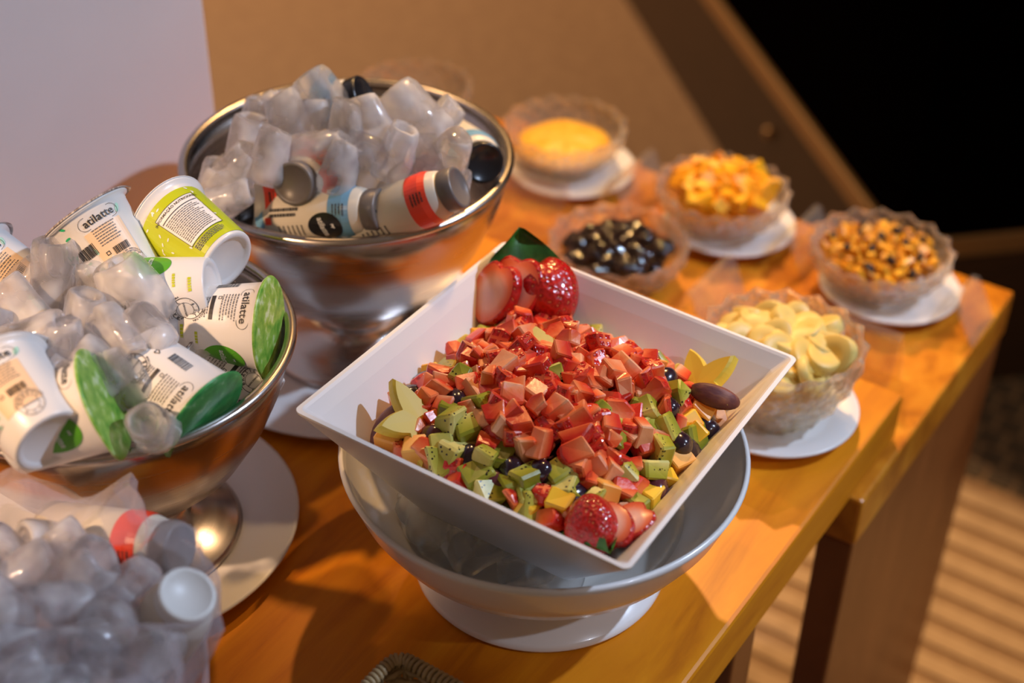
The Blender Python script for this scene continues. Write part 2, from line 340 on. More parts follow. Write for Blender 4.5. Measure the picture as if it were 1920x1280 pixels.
# dark cabinet behind the table: front face along the line X - Y = 1.51
cb = thing('dark_cabinet', 'tall black cabinet with brown kick board and thin brass trim', 'cabinet', (2.13, 0.62, ZF))
cb.rotation_euler = (0, 0, PI / 4)     # local +x runs along the face, local -y goes into the body
obj('kick_board', *boxv(0.0, 2.6, -0.60, 0.0, 0.0, 0.285, 0.004), M['darkwood'], cb, False)
obj('body', *boxv(0.0, 2.6, -0.62, 0.0, 0.325, 2.4, 0.004), M['black'], cb, False)
obj('trim_strip', *boxv(-0.004, 2.604, -0.60, 0.012, 0.285, 0.325, 0.003), M['brass'], cb, False)
vs, fs = lathe([(0, 0.0), (0.010, 0.001), (0.013, 0.006), (0.010, 0.014), (0, 0.016)], 20)
glint = obj('glint_disc', vs, fs, M['brass'], cb); glint.location = (0.62, 0.0, 0.20); glint.rotation_euler = (-PI / 2, 0, 0)  # brass disc standing in for a light spot reflected on the kick board

# ------------------------------------------------------------------ tables
SLAB = 0.058
tb = thing('serving_table', 'honey-coloured wooden serving table with thick top carrying the fruit salad', 'table', (0.4, 0.68, ZF))
def child_world(o):
    o.location = o.location - o.parent.location; return o
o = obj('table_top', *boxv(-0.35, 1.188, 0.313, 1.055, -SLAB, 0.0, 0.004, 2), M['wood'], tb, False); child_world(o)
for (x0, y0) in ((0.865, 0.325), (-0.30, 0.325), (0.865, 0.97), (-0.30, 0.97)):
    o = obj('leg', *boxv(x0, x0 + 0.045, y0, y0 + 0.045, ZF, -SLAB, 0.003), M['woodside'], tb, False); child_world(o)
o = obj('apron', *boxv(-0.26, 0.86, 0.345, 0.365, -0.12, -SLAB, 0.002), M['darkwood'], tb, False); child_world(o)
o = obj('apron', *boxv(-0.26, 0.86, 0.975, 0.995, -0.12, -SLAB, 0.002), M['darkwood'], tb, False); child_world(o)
t2 = thing('side_table', 'speckled orange-brown wooden table with solid side panel under the crystal bowls', 'table', (1.3, 0.75, ZF))
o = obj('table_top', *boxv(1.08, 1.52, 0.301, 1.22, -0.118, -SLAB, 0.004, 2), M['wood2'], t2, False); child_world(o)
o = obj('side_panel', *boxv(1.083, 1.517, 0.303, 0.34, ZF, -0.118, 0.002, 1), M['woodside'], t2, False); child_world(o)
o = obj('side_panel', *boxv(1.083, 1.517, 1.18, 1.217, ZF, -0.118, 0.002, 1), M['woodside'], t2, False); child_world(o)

# ------------------------------------------------------------------ plates and bowls
def plate(name, label, x, y, z, r, group=None):
    pr = [(0, 0.004), (r * 0.55, 0.004), (r * 0.58, 0.0), (r * 0.64, 0.0), (r * 0.67, 0.004), (r * 0.97, 0.0125), (r, 0.0145), (r, 0.0165), (r * 0.98, 0.017), (r * 0.70, 0.0095), (r * 0.63, 0.0075), (0, 0.007)]
    o = obj(name, *lathe(pr, 72), M['plate']); o.location = (x, y, z)
    return tag(o, label, 'plate', group)
plate('round_plate', 'large white round plate under the steel bowl of yogurt cups', 0.610, 0.797, 0.0, 0.150)
plate('round_plate', 'white round plate under the steel bowl of yogurt bottles', 0.930, 0.805, 0.0, 0.160)
def steel_bowl(label, x, y, z, R, H):
    t = thing('steel_bowl', label, 'bowl', (x, y, z))
    k = R / 0.151; h = H
    outer = [(0.036, 0.052), (0.050, 0.056), (0.078, 0.072), (0.104, 0.098), (0.124, 0.130), (0.137, 0.160), (0.1455, 0.188), (0.1475, h - 0.006)]
    prof = [(0.0, 0.0535)] + [(r * k, zz) for r, zz in outer]
    inner = [((r - 0.0015) * k, zz + 0.0016) for r, zz in outer[::-1]]
    prof += inner + [(0, 0.057)]
    obj('bowl', *lathe(prof, 96), M['steel'], t)
    ring = []
    for q in range(13):
        a = 2 * PI * q / 12; ring.append((R - 0.0035 + 0.0050 * math.cos(a), h - 0.004 + 0.0038 * math.sin(a)))
    obj('rolled_rim', *lathe(ring, 96), M['steel'], t)
    ft = [(0, 0.003), (0.088 * k, 0.0), (0.090 * k, 0.003), (0.086 * k, 0.007), (0.066 * k, 0.014), (0.048 * k, 0.024), (0.040 * k, 0.034), (0.041 * k, 0.037), (0.044 * k, 0.040), (0.041 * k, 0.043), (0.038 * k, 0.047), (0.050 * k, 0.0545), (0, 0.0545)]
    obj('foot', *lathe(ft, 72), M['steel'], t)
    return t
LB = (0.613, 0.782, 0.0080); LBR, LBH = 0.147, 0.208
BB = (0.942, 0.806, 0.0080); BBR, BBH = 0.155, 0.215
steel_bowl('footed stainless steel bowl heaped with ice and yogurt cups', *LB, LBR, LBH)
steel_bowl('footed stainless steel bowl heaped with ice and small yogurt bottles', *BB, BBR, BBH)

WB = Vector((0.786, 0.482, 0.0))
wb = thing('round_bowl', 'wide white footed bowl of ice water carrying the square salad dish', 'bowl', WB)
po = [(0.062, 0.030), (0.080, 0.034), (0.110, 0.048), (0.138, 0.074), (0.154, 0.100), (0.163, 0.124), (0.1655, 0.130)]
pi_ = [(0.1640, 0.1325), (0.1615, 0.1322), (0.1590, 0.124), (0.1495, 0.100), (0.1335, 0.0765), (0.105, 0.052), (0.070, 0.040), (0, 0.038)]
obj('bowl', *lathe([(0, 0.030)] + po + pi_, 112), M['porcelain'], wb)
obj('foot', *lathe([(0, 0.004), (0.098, 0.0), (0.105, 0.0015), (0.107, 0.005), (0.104, 0.009), (0.088, 0.015), (0.074, 0.022), (0.066, 0.030), (0.060, 0.034), (0, 0.034)], 96), M['porcelain'], wb)
wt = obj('ice_water', *lathe([(0, 0.0395), (0.070, 0.0415), (0.104, 0.0535), (0.1185, 0.066), (0, 0.066)], 80), M['water'])
wt.location = WB; tag(wt, 'clear melt water lying in the white footed bowl', 'water', kind='stuff')

# square dish
DU = Vector((1.0, 0.051, -0.0452)).normalized(); DV = Vector((0.052, -1.0, -0.059)); DV = (DV - DU * DV.dot(DU)).normalized(); DW = DV.cross(DU) * -1
if DW.z < 0: DW = -DW
SD = 0.2965; DA, DB = SD * 1.037 / 2, SD * 0.965 / 2
DC = CAMP + (Vector((RW[0][0] * 0.12158645 + RW[0][1] * 0.10951538 + RW[0][2] * 3.95509191, RW[1][0] * 0.12158645 + RW[1][1] * 0.10951538 + RW[1][2] * 3.95509191, RW[2][0] * 0.12158645 + RW[2][1] * 0.10951538 + RW[2][2] * 3.95509191))) * SD
DM = Matrix(((DU.x, -DV.x, DW.x, DC.x), (DU.y, -DV.y, DW.y, DC.y), (DU.z, -DV.z, DW.z, DC.z), (0, 0, 0, 1)))
DI = DM.inverted()
DEPTH = 0.112; SL = 0.64
def sq_loop(a, b, z, r, n=5):
    out = []
    for cx, cy, a0 in ((1, 1, 0), (-1, 1, 90), (-1, -1, 180), (1, -1, 270)):
        for k in range(n):
            an = math.radians(a0 + 90 * k / (n - 1)); out.append(((cx * (a - r)) + r * math.cos(an), (cy * (b - r)) + r * math.sin(an), z))
    return out
def loops_mesh(loops, cap0=True, cap1=True):
    vs, fs = [], []; n = len(loops[0])
    for l in loops: vs += l
    for i in range(len(loops) - 1):
        for k in range(n): fs.append((i * n + k, i * n + (k + 1) % n, (i + 1) * n + (k + 1) % n, (i + 1) * n + k))
    if cap0: fs.append(tuple(range(n))[::-1])
    if cap1: fs.append(tuple((len(loops) - 1) * n + k for k in range(n)))
    return vs, fs
ins = lambda z: -z * SL
Ls = []
for z, e, r in ((-DEPTH, 0.004, 0.010), (-DEPTH + 0.004, 0.0, 0.010), (-0.012, 0.0, 0.007), (-0.0022, 0.0, 0.006)): Ls.append(sq_loop(DA - ins(z) - e, DB - ins(z) - e, z, r))
Ls.append(sq_loop(DA - 0.001, DB - 0.001, 0.0, 0.006)); Ls.append(sq_loop(DA - 0.0045, DB - 0.0045, 0.0004, 0.005)); Ls.append(sq_loop(DA - 0.0065, DB - 0.0065, -0.0015, 0.004))
for z, e, r in ((-0.012, 0.0065, 0.006), (-DEPTH + 0.012, 0.006, 0.008), (-DEPTH + 0.007, 0.010, 0.008)): Ls.append(sq_loop(DA - ins(z) - e, DB - ins(z) - e, z, r))
dv, df = loops_mesh(Ls)
dish = obj('square_dish', dv, df, M['melamine'], smooth=False); dish.matrix_world = DM
tag(dish, 'white square dish with flared sides full of diced fruit salad', 'dish')

# ------------------------------------------------------------------ ice cubes
def ice_mesh(seed, r=0.0155, h=0.040, cav=True, cut=False):
    rnd = random.Random(seed)
    rt = r * rnd.uniform(0.78, 0.9)
    pr = [(0, 0), (r * 0.75, 0.0), (r * 0.95, 0.003), (r, 0.008), ((r + rt) / 2, h * 0.5), (rt, h - 0.006), (rt * 0.88, h - 0.001), (rt * 0.74, h)]
    if cav: pr += [(rt * 0.55, h - 0.002), (rt * 0.5, h * 0.62), (rt * 0.38, h * 0.45), (0, h * 0.42)]
    else: pr += [(0, h + 0.001)]
    ph = [rnd.uniform(0, 6.28) for _ in range(6)]
    def wob(i, a, rr, z):
        d = 1 + 0.07 * math.sin(2 * a + ph[0] + z * 60) + 0.05 * math.sin(3 * a + ph[1] - z * 90) + 0.03 * math.sin(5 * a + ph[2])
        zz = z + (0.0018 * math.sin(a + ph[3]) if z > h * 0.6 else 0)
        if cut and math.cos(a + ph[4]) > 0.1: d *= 0.62
        return rr * d, zz
    vs, fs = lathe(pr, 20, wob)
    vs = [(x, y, z - h / 2) for x, y, z in vs]
    return mesh('ice_cube', vs, fs, M['ice'], True)
ICE = [ice_mesh(1), ice_mesh(2, 0.0165, 0.043), ice_mesh(3, 0.0145, 0.036, False), ice_mesh(4, 0.0160, 0.038, True, True), ice_mesh(5, 0.0135, 0.034), ice_mesh(6, 0.0155, 0.034, False, True)]
RI = random.Random(77)
def ice(p, label, group, var=None, rot=None, sc=None, m=None):
    o = bpy.data.objects.new('ice_cube', m or ICE[RI.randrange(len(ICE)) if var is None else var]); COL.objects.link(o)
    o.location = p; o.rotation_euler = rot or (RI.uniform(0, PI), RI.uniform(0, PI), RI.uniform(0, 6.28))
    s = sc or RI.uniform(0.9, 1.12); o.scale = (s, s, s)
    return tag(o, label, 'ice cube', group)
def image_dir(ux, uy, uz=0.0):
    """direction given as image right, image up and towards the camera, turned into world axes"""
    return (rx * ux + up * uy - fw * uz).normalized()
def ice_dir(p, d, label, group, var, sc=1.0, roll=0.0):
    o = ice(p, label, group, var, (0, 0, 0), sc)
    o.rotation_euler = (frame(Vector(p), d, -fw) @ Matrix.Rotation(roll, 4, 'Z')).to_euler(); return o
L1 = ('clear hollow ice cube among the yogurt cups in the steel bowl', 'ice cubes among the yogurt cups')
zt = LB[2] + LBH
for (px, py, z, ux, uy, uz, var, sc) in (
        (105, 512, 0.262, 0.05, 1.0, 0.25, 0, 1.35), (208, 492, 0.262, 0.75, 0.55, -0.2, 3, 1.35), (255, 548, 0.262, -0.55, 0.8, 0.3, 1, 1.35),
        (40, 575, 0.258, -0.5, 0.75, 0.1, 2, 1.3), (160, 600, 0.262, 0.2, 1.0, 0.3, 4, 1.25), (60, 640, 0.262, 0.9, 0.3, 0.2, 1, 1.25),
        (118, 662, 0.266, 0.1, 1, 0.3, 0, 1.2), (215, 632, 0.266, 0.6, -0.6, 0.3, 3, 1.2), (275, 632, 0.260, 0.75, -0.6, 0.1, 5, 1.25),
        (185, 690, 0.258, -0.6, 0.7, 0.2, 2, 1.2), (283, 800, 0.240, 0.05, 0.2, 1.0, 4, 1.35), (105, 718, 0.256, 0.5, 0.8, 0.2, 1, 1.1),
        (230, 705, 0.250, -0.5, 0.8, 0.1, 0, 1.1), (20, 690, 0.256, 0.3, 0.9, 0.2, 3, 1.1), (60, 525, 0.250, 0.7, 0.7, 0.1, 0, 1.1),
        (165, 545, 0.248, 0.3, 0.9, 0.1, 5, 1.1), (-30, 630, 0.25, 0.3, 0.9, 0.1, 1, 1.2), (150, 755, 0.236, 0.8, 0.2, 0.1, 2, 1.1), (300, 585, 0.240, 0.2, 0.9, 0.1, 3, 1.1)):
    ice_dir(at(px, py, z), image_dir(ux, uy, uz), *L1, var, sc, RI.uniform(0, 6))
for k in range(18):
    a = k * 2.4; r = 0.105 * math.sqrt((k + 0.5) / 18)
    ice((LB[0] + r * math.cos(a), LB[1] + r * math.sin(a), 0.186 + RI.uniform(-0.008, 0.012)), *L1, sc=1.2)
L2 = ('clear ice cube heaped over the small yogurt bottles in the steel bowl', 'ice cubes over the yogurt bottles')
for (px, py, z, ux, uy, uz, var, sc) in (
        (545, 228, 0.280, -0.35, 0.9, 0.1, 2, 1.45), (612, 190, 0.285, -0.5, 0.7, 0.2, 1, 1.35), (642, 238, 0.285, 0.1, 0.9, 0.2, 5, 1.4),
        (507, 292, 0.270, 0.3, 0.9, 0.3, 2, 1.35), (466, 272, 0.262, 0.2, 0.9, 0.2, 0, 1.3), (700, 232, 0.285, -0.4, 0.8, 0.2, 0, 1.3),
        (778, 222, 0.285, -0.6, 0.7, 0.2, 1, 1.5), (735, 285, 0.275, 0.4, 0.8, 0.3, 3, 1.3), (830, 228, 0.275, 0.5, 0.7, 0.2, 4, 1.2),
        (848, 285, 0.270, 0.3, 0.5, 0.8, 2, 1.25), (638, 315, 0.262, 0.3, 0.9, 0.2, 2, 1.3), (672, 318, 0.250, -0.3, 0.9, 0.2, 3, 1.3),
        (440, 325, 0.255, 0.6, 0.7, 0.2, 1, 1.2), (402, 345, 0.245, 0.2, 0.7, 0.4, 4, 1.2), (430, 372, 0.240, 0.8, 0.3, 0.2, 0, 1.1),
        (600, 285, 0.268, 0.9, 0.2, 0.2, 1, 1.25), (670, 280, 0.272, 0.8, -0.3, 0.2, 0, 1.2), (800, 295, 0.262, -0.2, 0.9, 0.2, 5, 1.25),
        (762, 338, 0.244, 0.5, 0.8, 0.1, 0, 1.2), (500, 210, 0.262, 0.7, 0.5, 0.2, 4, 1.2), (470, 225, 0.258, 0.2, 0.9, 0.2, 3, 1.15),
        (560, 290, 0.262, 0.6, 0.7, 0.2, 4, 1.15), (795, 330, 0.252, 0.4, 0.8, 0.2, 2, 1.1), (740, 205, 0.27, 0.5, 0.6, 0.1, 5, 1.2), (585, 235, 0.272, 0.2, 0.9, 0.2, 0, 1.2), (845, 345, 0.243, 0.3, 0.8, 0.2, 5, 1.1)):
    ice_dir(at(px, py, z), image_dir(ux, uy, uz), *L2, var, sc, RI.uniform(0, 6))
for k in range(20):
    a = k * 2.4 + 0.7; r = 0.108 * math.sqrt((k + 0.5) / 20)
    ice((BB[0] + r * math.cos(a), BB[1] + r * math.sin(a), 0.196 + RI.uniform(-0.008, 0.014)), *L2, sc=1.25)

# ------------------------------------------------------------------ printed decals wrapped round cups and bottles
_txt = {}
def text2d(s, size, bold=0.0):
    key = (s, bold)
    if key not in _txt:
        c = bpy.data.curves.new('lettering', 'FONT'); c.body = s; c.size = 1.0; c.align_x = 'CENTER'; c.align_y = 'CENTER'; c.resolution_u = 2; c.offset = bold
        o = bpy.data.objects.new('lettering', c); COL.objects.link(o)
        bpy.context.view_layer.update()
        me = bpy.data.meshes.new_from_object(o.evaluated_get(bpy.context.evaluated_depsgraph_get()))
        _txt[key] = ([(v.co.x, v.co.y) for v in me.vertices], [tuple(p.vertices) for p in me.polygons])
        bpy.data.objects.remove(o); bpy.data.curves.remove(c); bpy.data.meshes.remove(me)
    v, f = _txt[key]; return [(x * size, y * size) for x, y in v], f
def rect2d(x0, x1, y0, y1, nx=6, ny=1):
    v = [(x0 + (x1 - x0) * i / nx, y0 + (y1 - y0) * j / ny) for j in range(ny + 1) for i in range(nx + 1)]
    f = [(j * (nx + 1) + i, j * (nx + 1) + i + 1, (j + 1) * (nx + 1) + i + 1, (j + 1) * (nx + 1) + i) for j in range(ny) for i in range(nx)]
    return v, f
def ring2d(r0, r1, n=40, sx=1.0, sy=1.0):
    v = []
    for k in range(n):
        a = 2 * PI * k / n; v += [(r0 * sx * math.cos(a), r0 * sy * math.sin(a)), (r1 * sx * math.cos(a), r1 * sy * math.sin(a))]
    return v, [(2 * k, 2 * k + 1, 2 * ((k + 1) % n) + 1, 2 * ((k + 1) % n)) for k in range(n)]
def disc2d(rx_, ry_, n=32):
    v = [(0, 0)]; f = []
    for q in (0.5, 1.0):
        for k in range(n): a = 2 * PI * k / n; v.append((q * rx_ * math.cos(a), q * ry_ * math.sin(a)))
    for k in range(n):
        k2 = (k + 1) % n; f.append((0, 1 + k, 1 + k2)); f.append((1 + k, 1 + n + k, 1 + n + k2, 1 + k2))
    return v, f
def outline(pw, ph, t, n=10):
    """rounded lozenge outline"""
    def pts(a, b):
        out = []
        for k in range(n * 2):
            an = -PI / 2 + PI * k / (n * 2 - 1); out.append((a - b + b * math.cos(an), b * math.sin(an)))
        for k in range(n * 2):
            an = PI / 2 + PI * k / (n * 2 - 1); out.append((-(a - b) + b * math.cos(an), b * math.sin(an)))
        return out
    A, B = pts(pw, ph), pts(pw - t, ph - t); N = len(A)
    return A + B, [(i, (i + 1) % N, N + (i + 1) % N, N + i) for i in range(N)]
def tr(p, dx, dy, rot=0.0):
    c, s = math.cos(rot), math.sin(rot); return [(x * c - y * s + dx, x * s + y * c + dy) for x, y in p[0]], p[1]
def decal(parent, name, prims, m, rfun, off=0.0004):
    # a decal on a printed panel hangs below that panel
    V, F = join([(list(v), f) for v, f in prims]); rm = 0.030; out = []
    for s, t in V:
        r = rfun(t) + off; a = s / rm; out.append((r * math.cos(a), r * math.sin(a), t))
    return obj(name, out, F, m, parent, smooth=False)
def lines2d(w_, n, pitch, th, seed=0, gap=True):
    """rows of tiny illegible print as broken dashes"""
    rnd = random.Random(seed); P = []
    for i in range(n):
        x = -w_ / 2; xe = w_ / 2 - rnd.uniform(0, w_ * 0.2)
        while x < xe:
            l = rnd.uniform(0.0008, 0.003); P.append(rect2d(x, min(x + l, xe), -i * pitch - th / 2, -i * pitch + th / 2, 1)); x += l + 0.0005
    return P
def barcode2d(w_, h_, seed=0):
    rnd = random.Random(seed); P = []; x = -w_ / 2
    while x < w_ / 2:
        l = rnd.choice((0.0003, 0.0006, 0.0009)); P.append(rect2d(x, min(x + l, w_ / 2), -h_ / 2, h_ / 2, 1)); x += l + rnd.choice((0.0003, 0.0005))
    return P
def stamp2d(r):
    P = [ring2d(r * 0.95, r), ring2d(r * 0.60, r * 0.63)]
    for i, ch in enumerate('BRASIL'):
        a = math.radians(150 - i * 24); P.append(tr(text2d(ch, r * 0.36, 0.02), 0.79 * r * math.cos(a), 0.79 * r * math.sin(a), a - PI / 2))
    for i, ch in enumerate('S.I.F.'):
        a = math.radians(215 + i * 22); P.append(tr(text2d(ch, r * 0.34, 0.02), 0.79 * r * math.cos(a), 0.79 * r * math.sin(a), a + PI / 2))
    P.append(text2d('INSPECIONADO', r * 0.17, 0.03))
    wd = 'MINISTÉRIO DA AGRICULTURA'
    for i, ch in enumerate(wd):
        if ch != ' ': a = math.radians(165 - i * 6.2); P.append(tr(text2d(ch, r * 0.20, 0.02), 1.13 * r * math.cos(a), 1.13 * r * math.sin(a), a - PI / 2))
    return P
def cow2d(w_):
    # small animal emblem: body, head and legs
    P = [(-1, 0.1), (-0.8, 0.5), (0.5, 0.5), (0.7, 0.75), (1.1, 0.6), (1.0, 0.3), (0.7, 0.2), (0.6, -0.6), (0.4, -0.6), (0.3, -0.1), (-0.5, -0.1), (-0.6, -0.6), (-0.8, -0.6), (-0.85, 0.0)]
    return [(x * w_ / 2, y * w_ / 2) for x, y in P], [tuple(range(len(P)))[::1]]
def recycle2d(r):
    P = []
    for q in range(3):
        a = PI / 2 + q * 2 * PI / 3; b = a + 2 * PI / 3
        x0, y0, x1, y1 = r * math.cos(a), r * math.sin(a), r * math.cos(b), r * math.sin(b); dx, dy = x1 - x0, y1 - y0; l = math.hypot(dx, dy); nx, ny = -dy / l * r * 0.2, dx / l * r * 0.2
        P.append(([(x0 + dx * .15, y0 + dy * .15), (x0 + dx * .85, y0 + dy * .85), (x0 + dx * .85 + nx, y0 + dy * .85 + ny), (x0 + dx * .15 + nx, y0 + dy * .15 + ny)], [(0, 1, 2, 3)]))
    return P

CH, CRT, CRB = 0.0715, 0.0345, 0.0265
crad = lambda t: CRB + (CRT - CRB) * max(0.0, min(1.0, t / (CH - 0.007)))
CUPM = None; LIDM = {}
def make_cup(label, lid_px, z, d, lidmat, roll=0.0, kind='plain', seed=0):
    """z = height of the lid centre; d = lid-to-base direction as image right, image up, towards the camera"""
    global CUPM
    a = at(*lid_px, z); ax = -image_dir(*d); b = a - ax * CH
    t = thing('yogurt_cup', label, 'yogurt cup', (0, 0, 0), 'yogurt cups in ice')
    t.matrix_world = frame(b, ax, -fw) @ Matrix.Rotation(roll, 4, 'Z')
    if CUPM is None:
        pr = [(0, 0.0025), (CRB * 0.72, 0.0025), (CRB * 0.78, 0.0015), (CRB * 0.84, 0.0), (CRB * 0.97, 0.0), (crad(0) , 0.0012), (crad(0.02), 0.02), (crad(0.045), 0.045), (CRT, CH - 0.007), (CRT + 0.0005, CH - 0.0065), (CRT + 0.0005, CH - 0.0035), (CRT + 0.004, CH - 0.003), (CRT + 0.0045, CH - 0.002), (CRT + 0.004, CH - 0.0008), (0, CH - 0.0008)]
        CUPM = mesh('cup_body', *lathe(pr, 56), M['cup'])
    link(bpy.data.objects.new('cup_body', CUPM), t)
    if lidmat not in LIDM:
        pr = [(0, 0.0016), (CRT * 0.8, 0.0014), (CRT * 0.92, 0.0002), (CRT + 0.004, 0.0004), (CRT + 0.0056, -0.0012), (CRT + 0.0052, -0.0016), (CRT + 0.003, -0.0006), (0, -0.0006)]
        LIDM[lidmat] = mesh('foil_lid', *lathe(pr, 56, lambda i, a, r, zz: (r + (0.005 * max(0, math.cos(a - 2.2)) ** 14 if r > CRT else 0), zz)), M[lidmat])
    link(bpy.data.objects.new('foil_lid', LIDM[lidmat]), t).location = (0, 0, CH)
    rf = crad; D = lambda n, P, m, off=0.0004, par=None: decal(par or t, n, P, M[m], rf, off)
    if kind == 'lime':
        sv = D('printed_sleeve', [rect2d(-PI * 0.030, PI * 0.030, 0.003, 0.0625, 56, 5)], 'lime', 0.0003)
        rnd = random.Random(3)
        D('petal_print', [tr(disc2d(0.0016, 0.0007, 10), rnd.uniform(-0.06, 0.06), rnd.choice((rnd.uniform(0.054, 0.061), rnd.uniform(0.012, 0.06))), rnd.uniform(0, 3)) for _ in range(46)], 'paperwhite', 0.0006, sv)
        nt = D('nutrition_table', [rect2d(-0.018, 0.018, 0.0155, 0.0535, 16, 3)], 'paperwhite', 0.0008)
        P = [tr(text2d('INFORMAÇÃO NUTRICIONAL', 0.0031, 0.015), 0, 0.0505), rect2d(-0.017, 0.017, 0.0458, 0.0465, 16)]
        for y in (0.0153, 0.0535): P.append(rect2d(-0.018, 0.018, y - 0.0002, y + 0.0002, 16))
        for x in (-0.018, 0.018): P.append(rect2d(x - 0.0002, x + 0.0002, 0.0153, 0.0535, 1, 3))
        D('table_heading', P, 'ink', 0.0011, nt)
        D('small_print', [tr(q, -0.0005, 0.0436) for q in lines2d(0.031, 15, 0.0018, 0.0008, 5)] + [tr(q, 0, 0.0130) for q in lines2d(0.034, 4, 0.0016, 0.0008, 6)], 'inkgrey', 0.0011, nt)
        return t
    s0 = 0.0
    if kind in ('plain', 'oval'):
        D('brand_lettering', [tr(text2d('atilatte', 0.0088, 0.012), s0, 0.0600), tr(outline(0.0158, 0.0052, 0.0003), s0, 0.0600)], 'ink')
        D('small_print', [tr(q, s0, 0.0530) for q in lines2d(0.022, 6, 0.0024, 0.0009, seed)] + [tr(q, s0, 0.0300) for q in lines2d(0.018, 3, 0.0018, 0.0008, seed + 9)], 'inkgrey')
        D('black_print_bar', [rect2d(s0 - 0.010, s0 + 0.010, 0.0318, 0.0350, 5), tr(ring2d(0.0014, 0.0020, 4), s0 - 0.008, 0.0385, PI / 4)], 'ink')
        D('inspection_stamp', [tr(q, s0, 0.0165) for q in stamp2d(0.0105)], 'ink')
        D('barcode', [tr(q, s0 - 0.024, 0.040, PI / 2) for q in barcode2d(0.018, 0.0075, seed)], 'ink')
        D('recycling_mark', [tr(q, s0 - 0.020, 0.0135) for q in recycle2d(0.0034)] + [tr(q, s0 - 0.020, 0.0215) for q in recycle2d(0.0034)], 'ink')
        ov = D('green_oval_label', [tr(disc2d(0.0130, 0.0170), s0 + 0.042, 0.042)], 'oval')
        D('oval_lettering', [tr(text2d('atilatte', 0.0066, 0.01), s0 + 0.042, 0.042), tr(cow2d(0.0034), s0 + 0.042, 0.0505)], 'paperwhite', 0.0007, ov)
        D('flavour_print', [tr(q, s0 + 0.026, 0.022) for q in lines2d(0.012, 1, 0.002, 0.0022, seed + 5)] + [tr(q, s0 + 0.022, 0.010) for q in lines2d(0.014, 1, 0.002, 0.0026, seed + 6)], 'lime')
    if kind == 'mint':
        D('peach_panel', [rect2d(-0.002, 0.028, 0.016, 0.052, 14, 3)], 'peach', 0.0003)
        rnd = random.Random(seed)
        D('leaf_print', [tr(disc2d(0.0026, 0.0010, 10), rnd.uniform(-0.040, -0.012), rnd.uniform(0.010, 0.066), rnd.uniform(0, 3)) for _ in range(20)], 'leafprint', 0.0005)
        D('mint_print', [tr(disc2d(0.0030, 0.0012, 10), rnd.uniform(-0.045, 0.0), rnd.uniform(0.010, 0.066), rnd.uniform(0, 3)) for _ in range(16)] + [tr(disc2d(0.004, 0.0016, 10), 0.030, 0.058, 1.0)], 'mint', 0.0004)
        D('brand_lettering', [tr(text2d('atilatte', 0.0088, 0.012), 0.014, 0.0585), tr(outline(0.0158, 0.0052, 0.0003), 0.014, 0.0585)], 'ink', 0.0006)
        D('small_print', [tr(q, 0.014, 0.0515) for q in lines2d(0.020, 7, 0.0022, 0.0008, seed)] + [tr(q, -0.016, 0.026) for q in lines2d(0.018, 6, 0.0018, 0.0007, seed + 1)], 'inkgrey', 0.0006)
        D('barcode', [tr(q, -0.008, 0.040) for q in barcode2d(0.015, 0.0095, seed)], 'ink', 0.0006)
        D('black_print_bar', [tr(q, 0.016, 0.030) for q in barcode2d(0.013, 0.006, seed + 3)] + [tr(ring2d(0.0014, 0.0022, 4), 0.005, 0.031, PI / 4)], 'ink', 0.0006)
        D('inspection_stamp', [tr(q, 0.018, 0.0150) for q in stamp2d(0.0095)], 'inkgrey', 0.0006)
    return t
make_cup('white yogurt cup with mint leaf print, barcode and peach panel leaning on steel rim', (157, 402), 0.285, (0.58, -0.81, -0.06), 'foilgrey', -0.05, 'mint', 11)
make_cup('lime green and white yogurt cup showing its nutrition table and white base', (312, 410), 0.266, (0.83, -0.55, 0.42), 'cup', 0.45, 'lime', 12)
make_cup('white yogurt cup wedged half hidden under the lime green cup', (236, 566), 0.235, (0.95, 0.12, 0.1), 'cup', -0.5, 'plain', 13)
make_cup('white yogurt cup lying with its pale green foil lid against the steel rim', (506, 612), 0.226, (-1.0, 0.06, -0.14), 'foilgreen', -0.42, 'oval', 14)
make_cup('white yogurt cup with barcode and dark green foil lid behind a round ice cube', (384, 780), 0.218, (-0.79, 0.60, -0.24), 'foildark', 0.0, 'plain', 15)
make_cup('white yogurt cup turned base outward with faded stamp and peach print', (-2, 704), 0.268, (0.72, -0.68, 0.50), 'cup', -0.1, 'mint', 16)
make_cup('white yogurt cup with green oval label squeezed against the front of the steel rim', (196, 752), 0.254, (-0.90, -0.36, -0.05), 'foilgreen', -1.0, 'oval', 17)
make_cup('shaded yogurt cup sunk between two green-lidded cups', (362, 660), 0.196, (0.80, -0.60, 0.0), 'foilgrey', 0.5, 'plain', 18)
make_cup('white yogurt cup with grey foil lid by the wall side of the steel bowl', (-42, 496), 0.246, (0.85, -0.5, 0.0), 'foilgrey', 0.0, 'mint', 19)

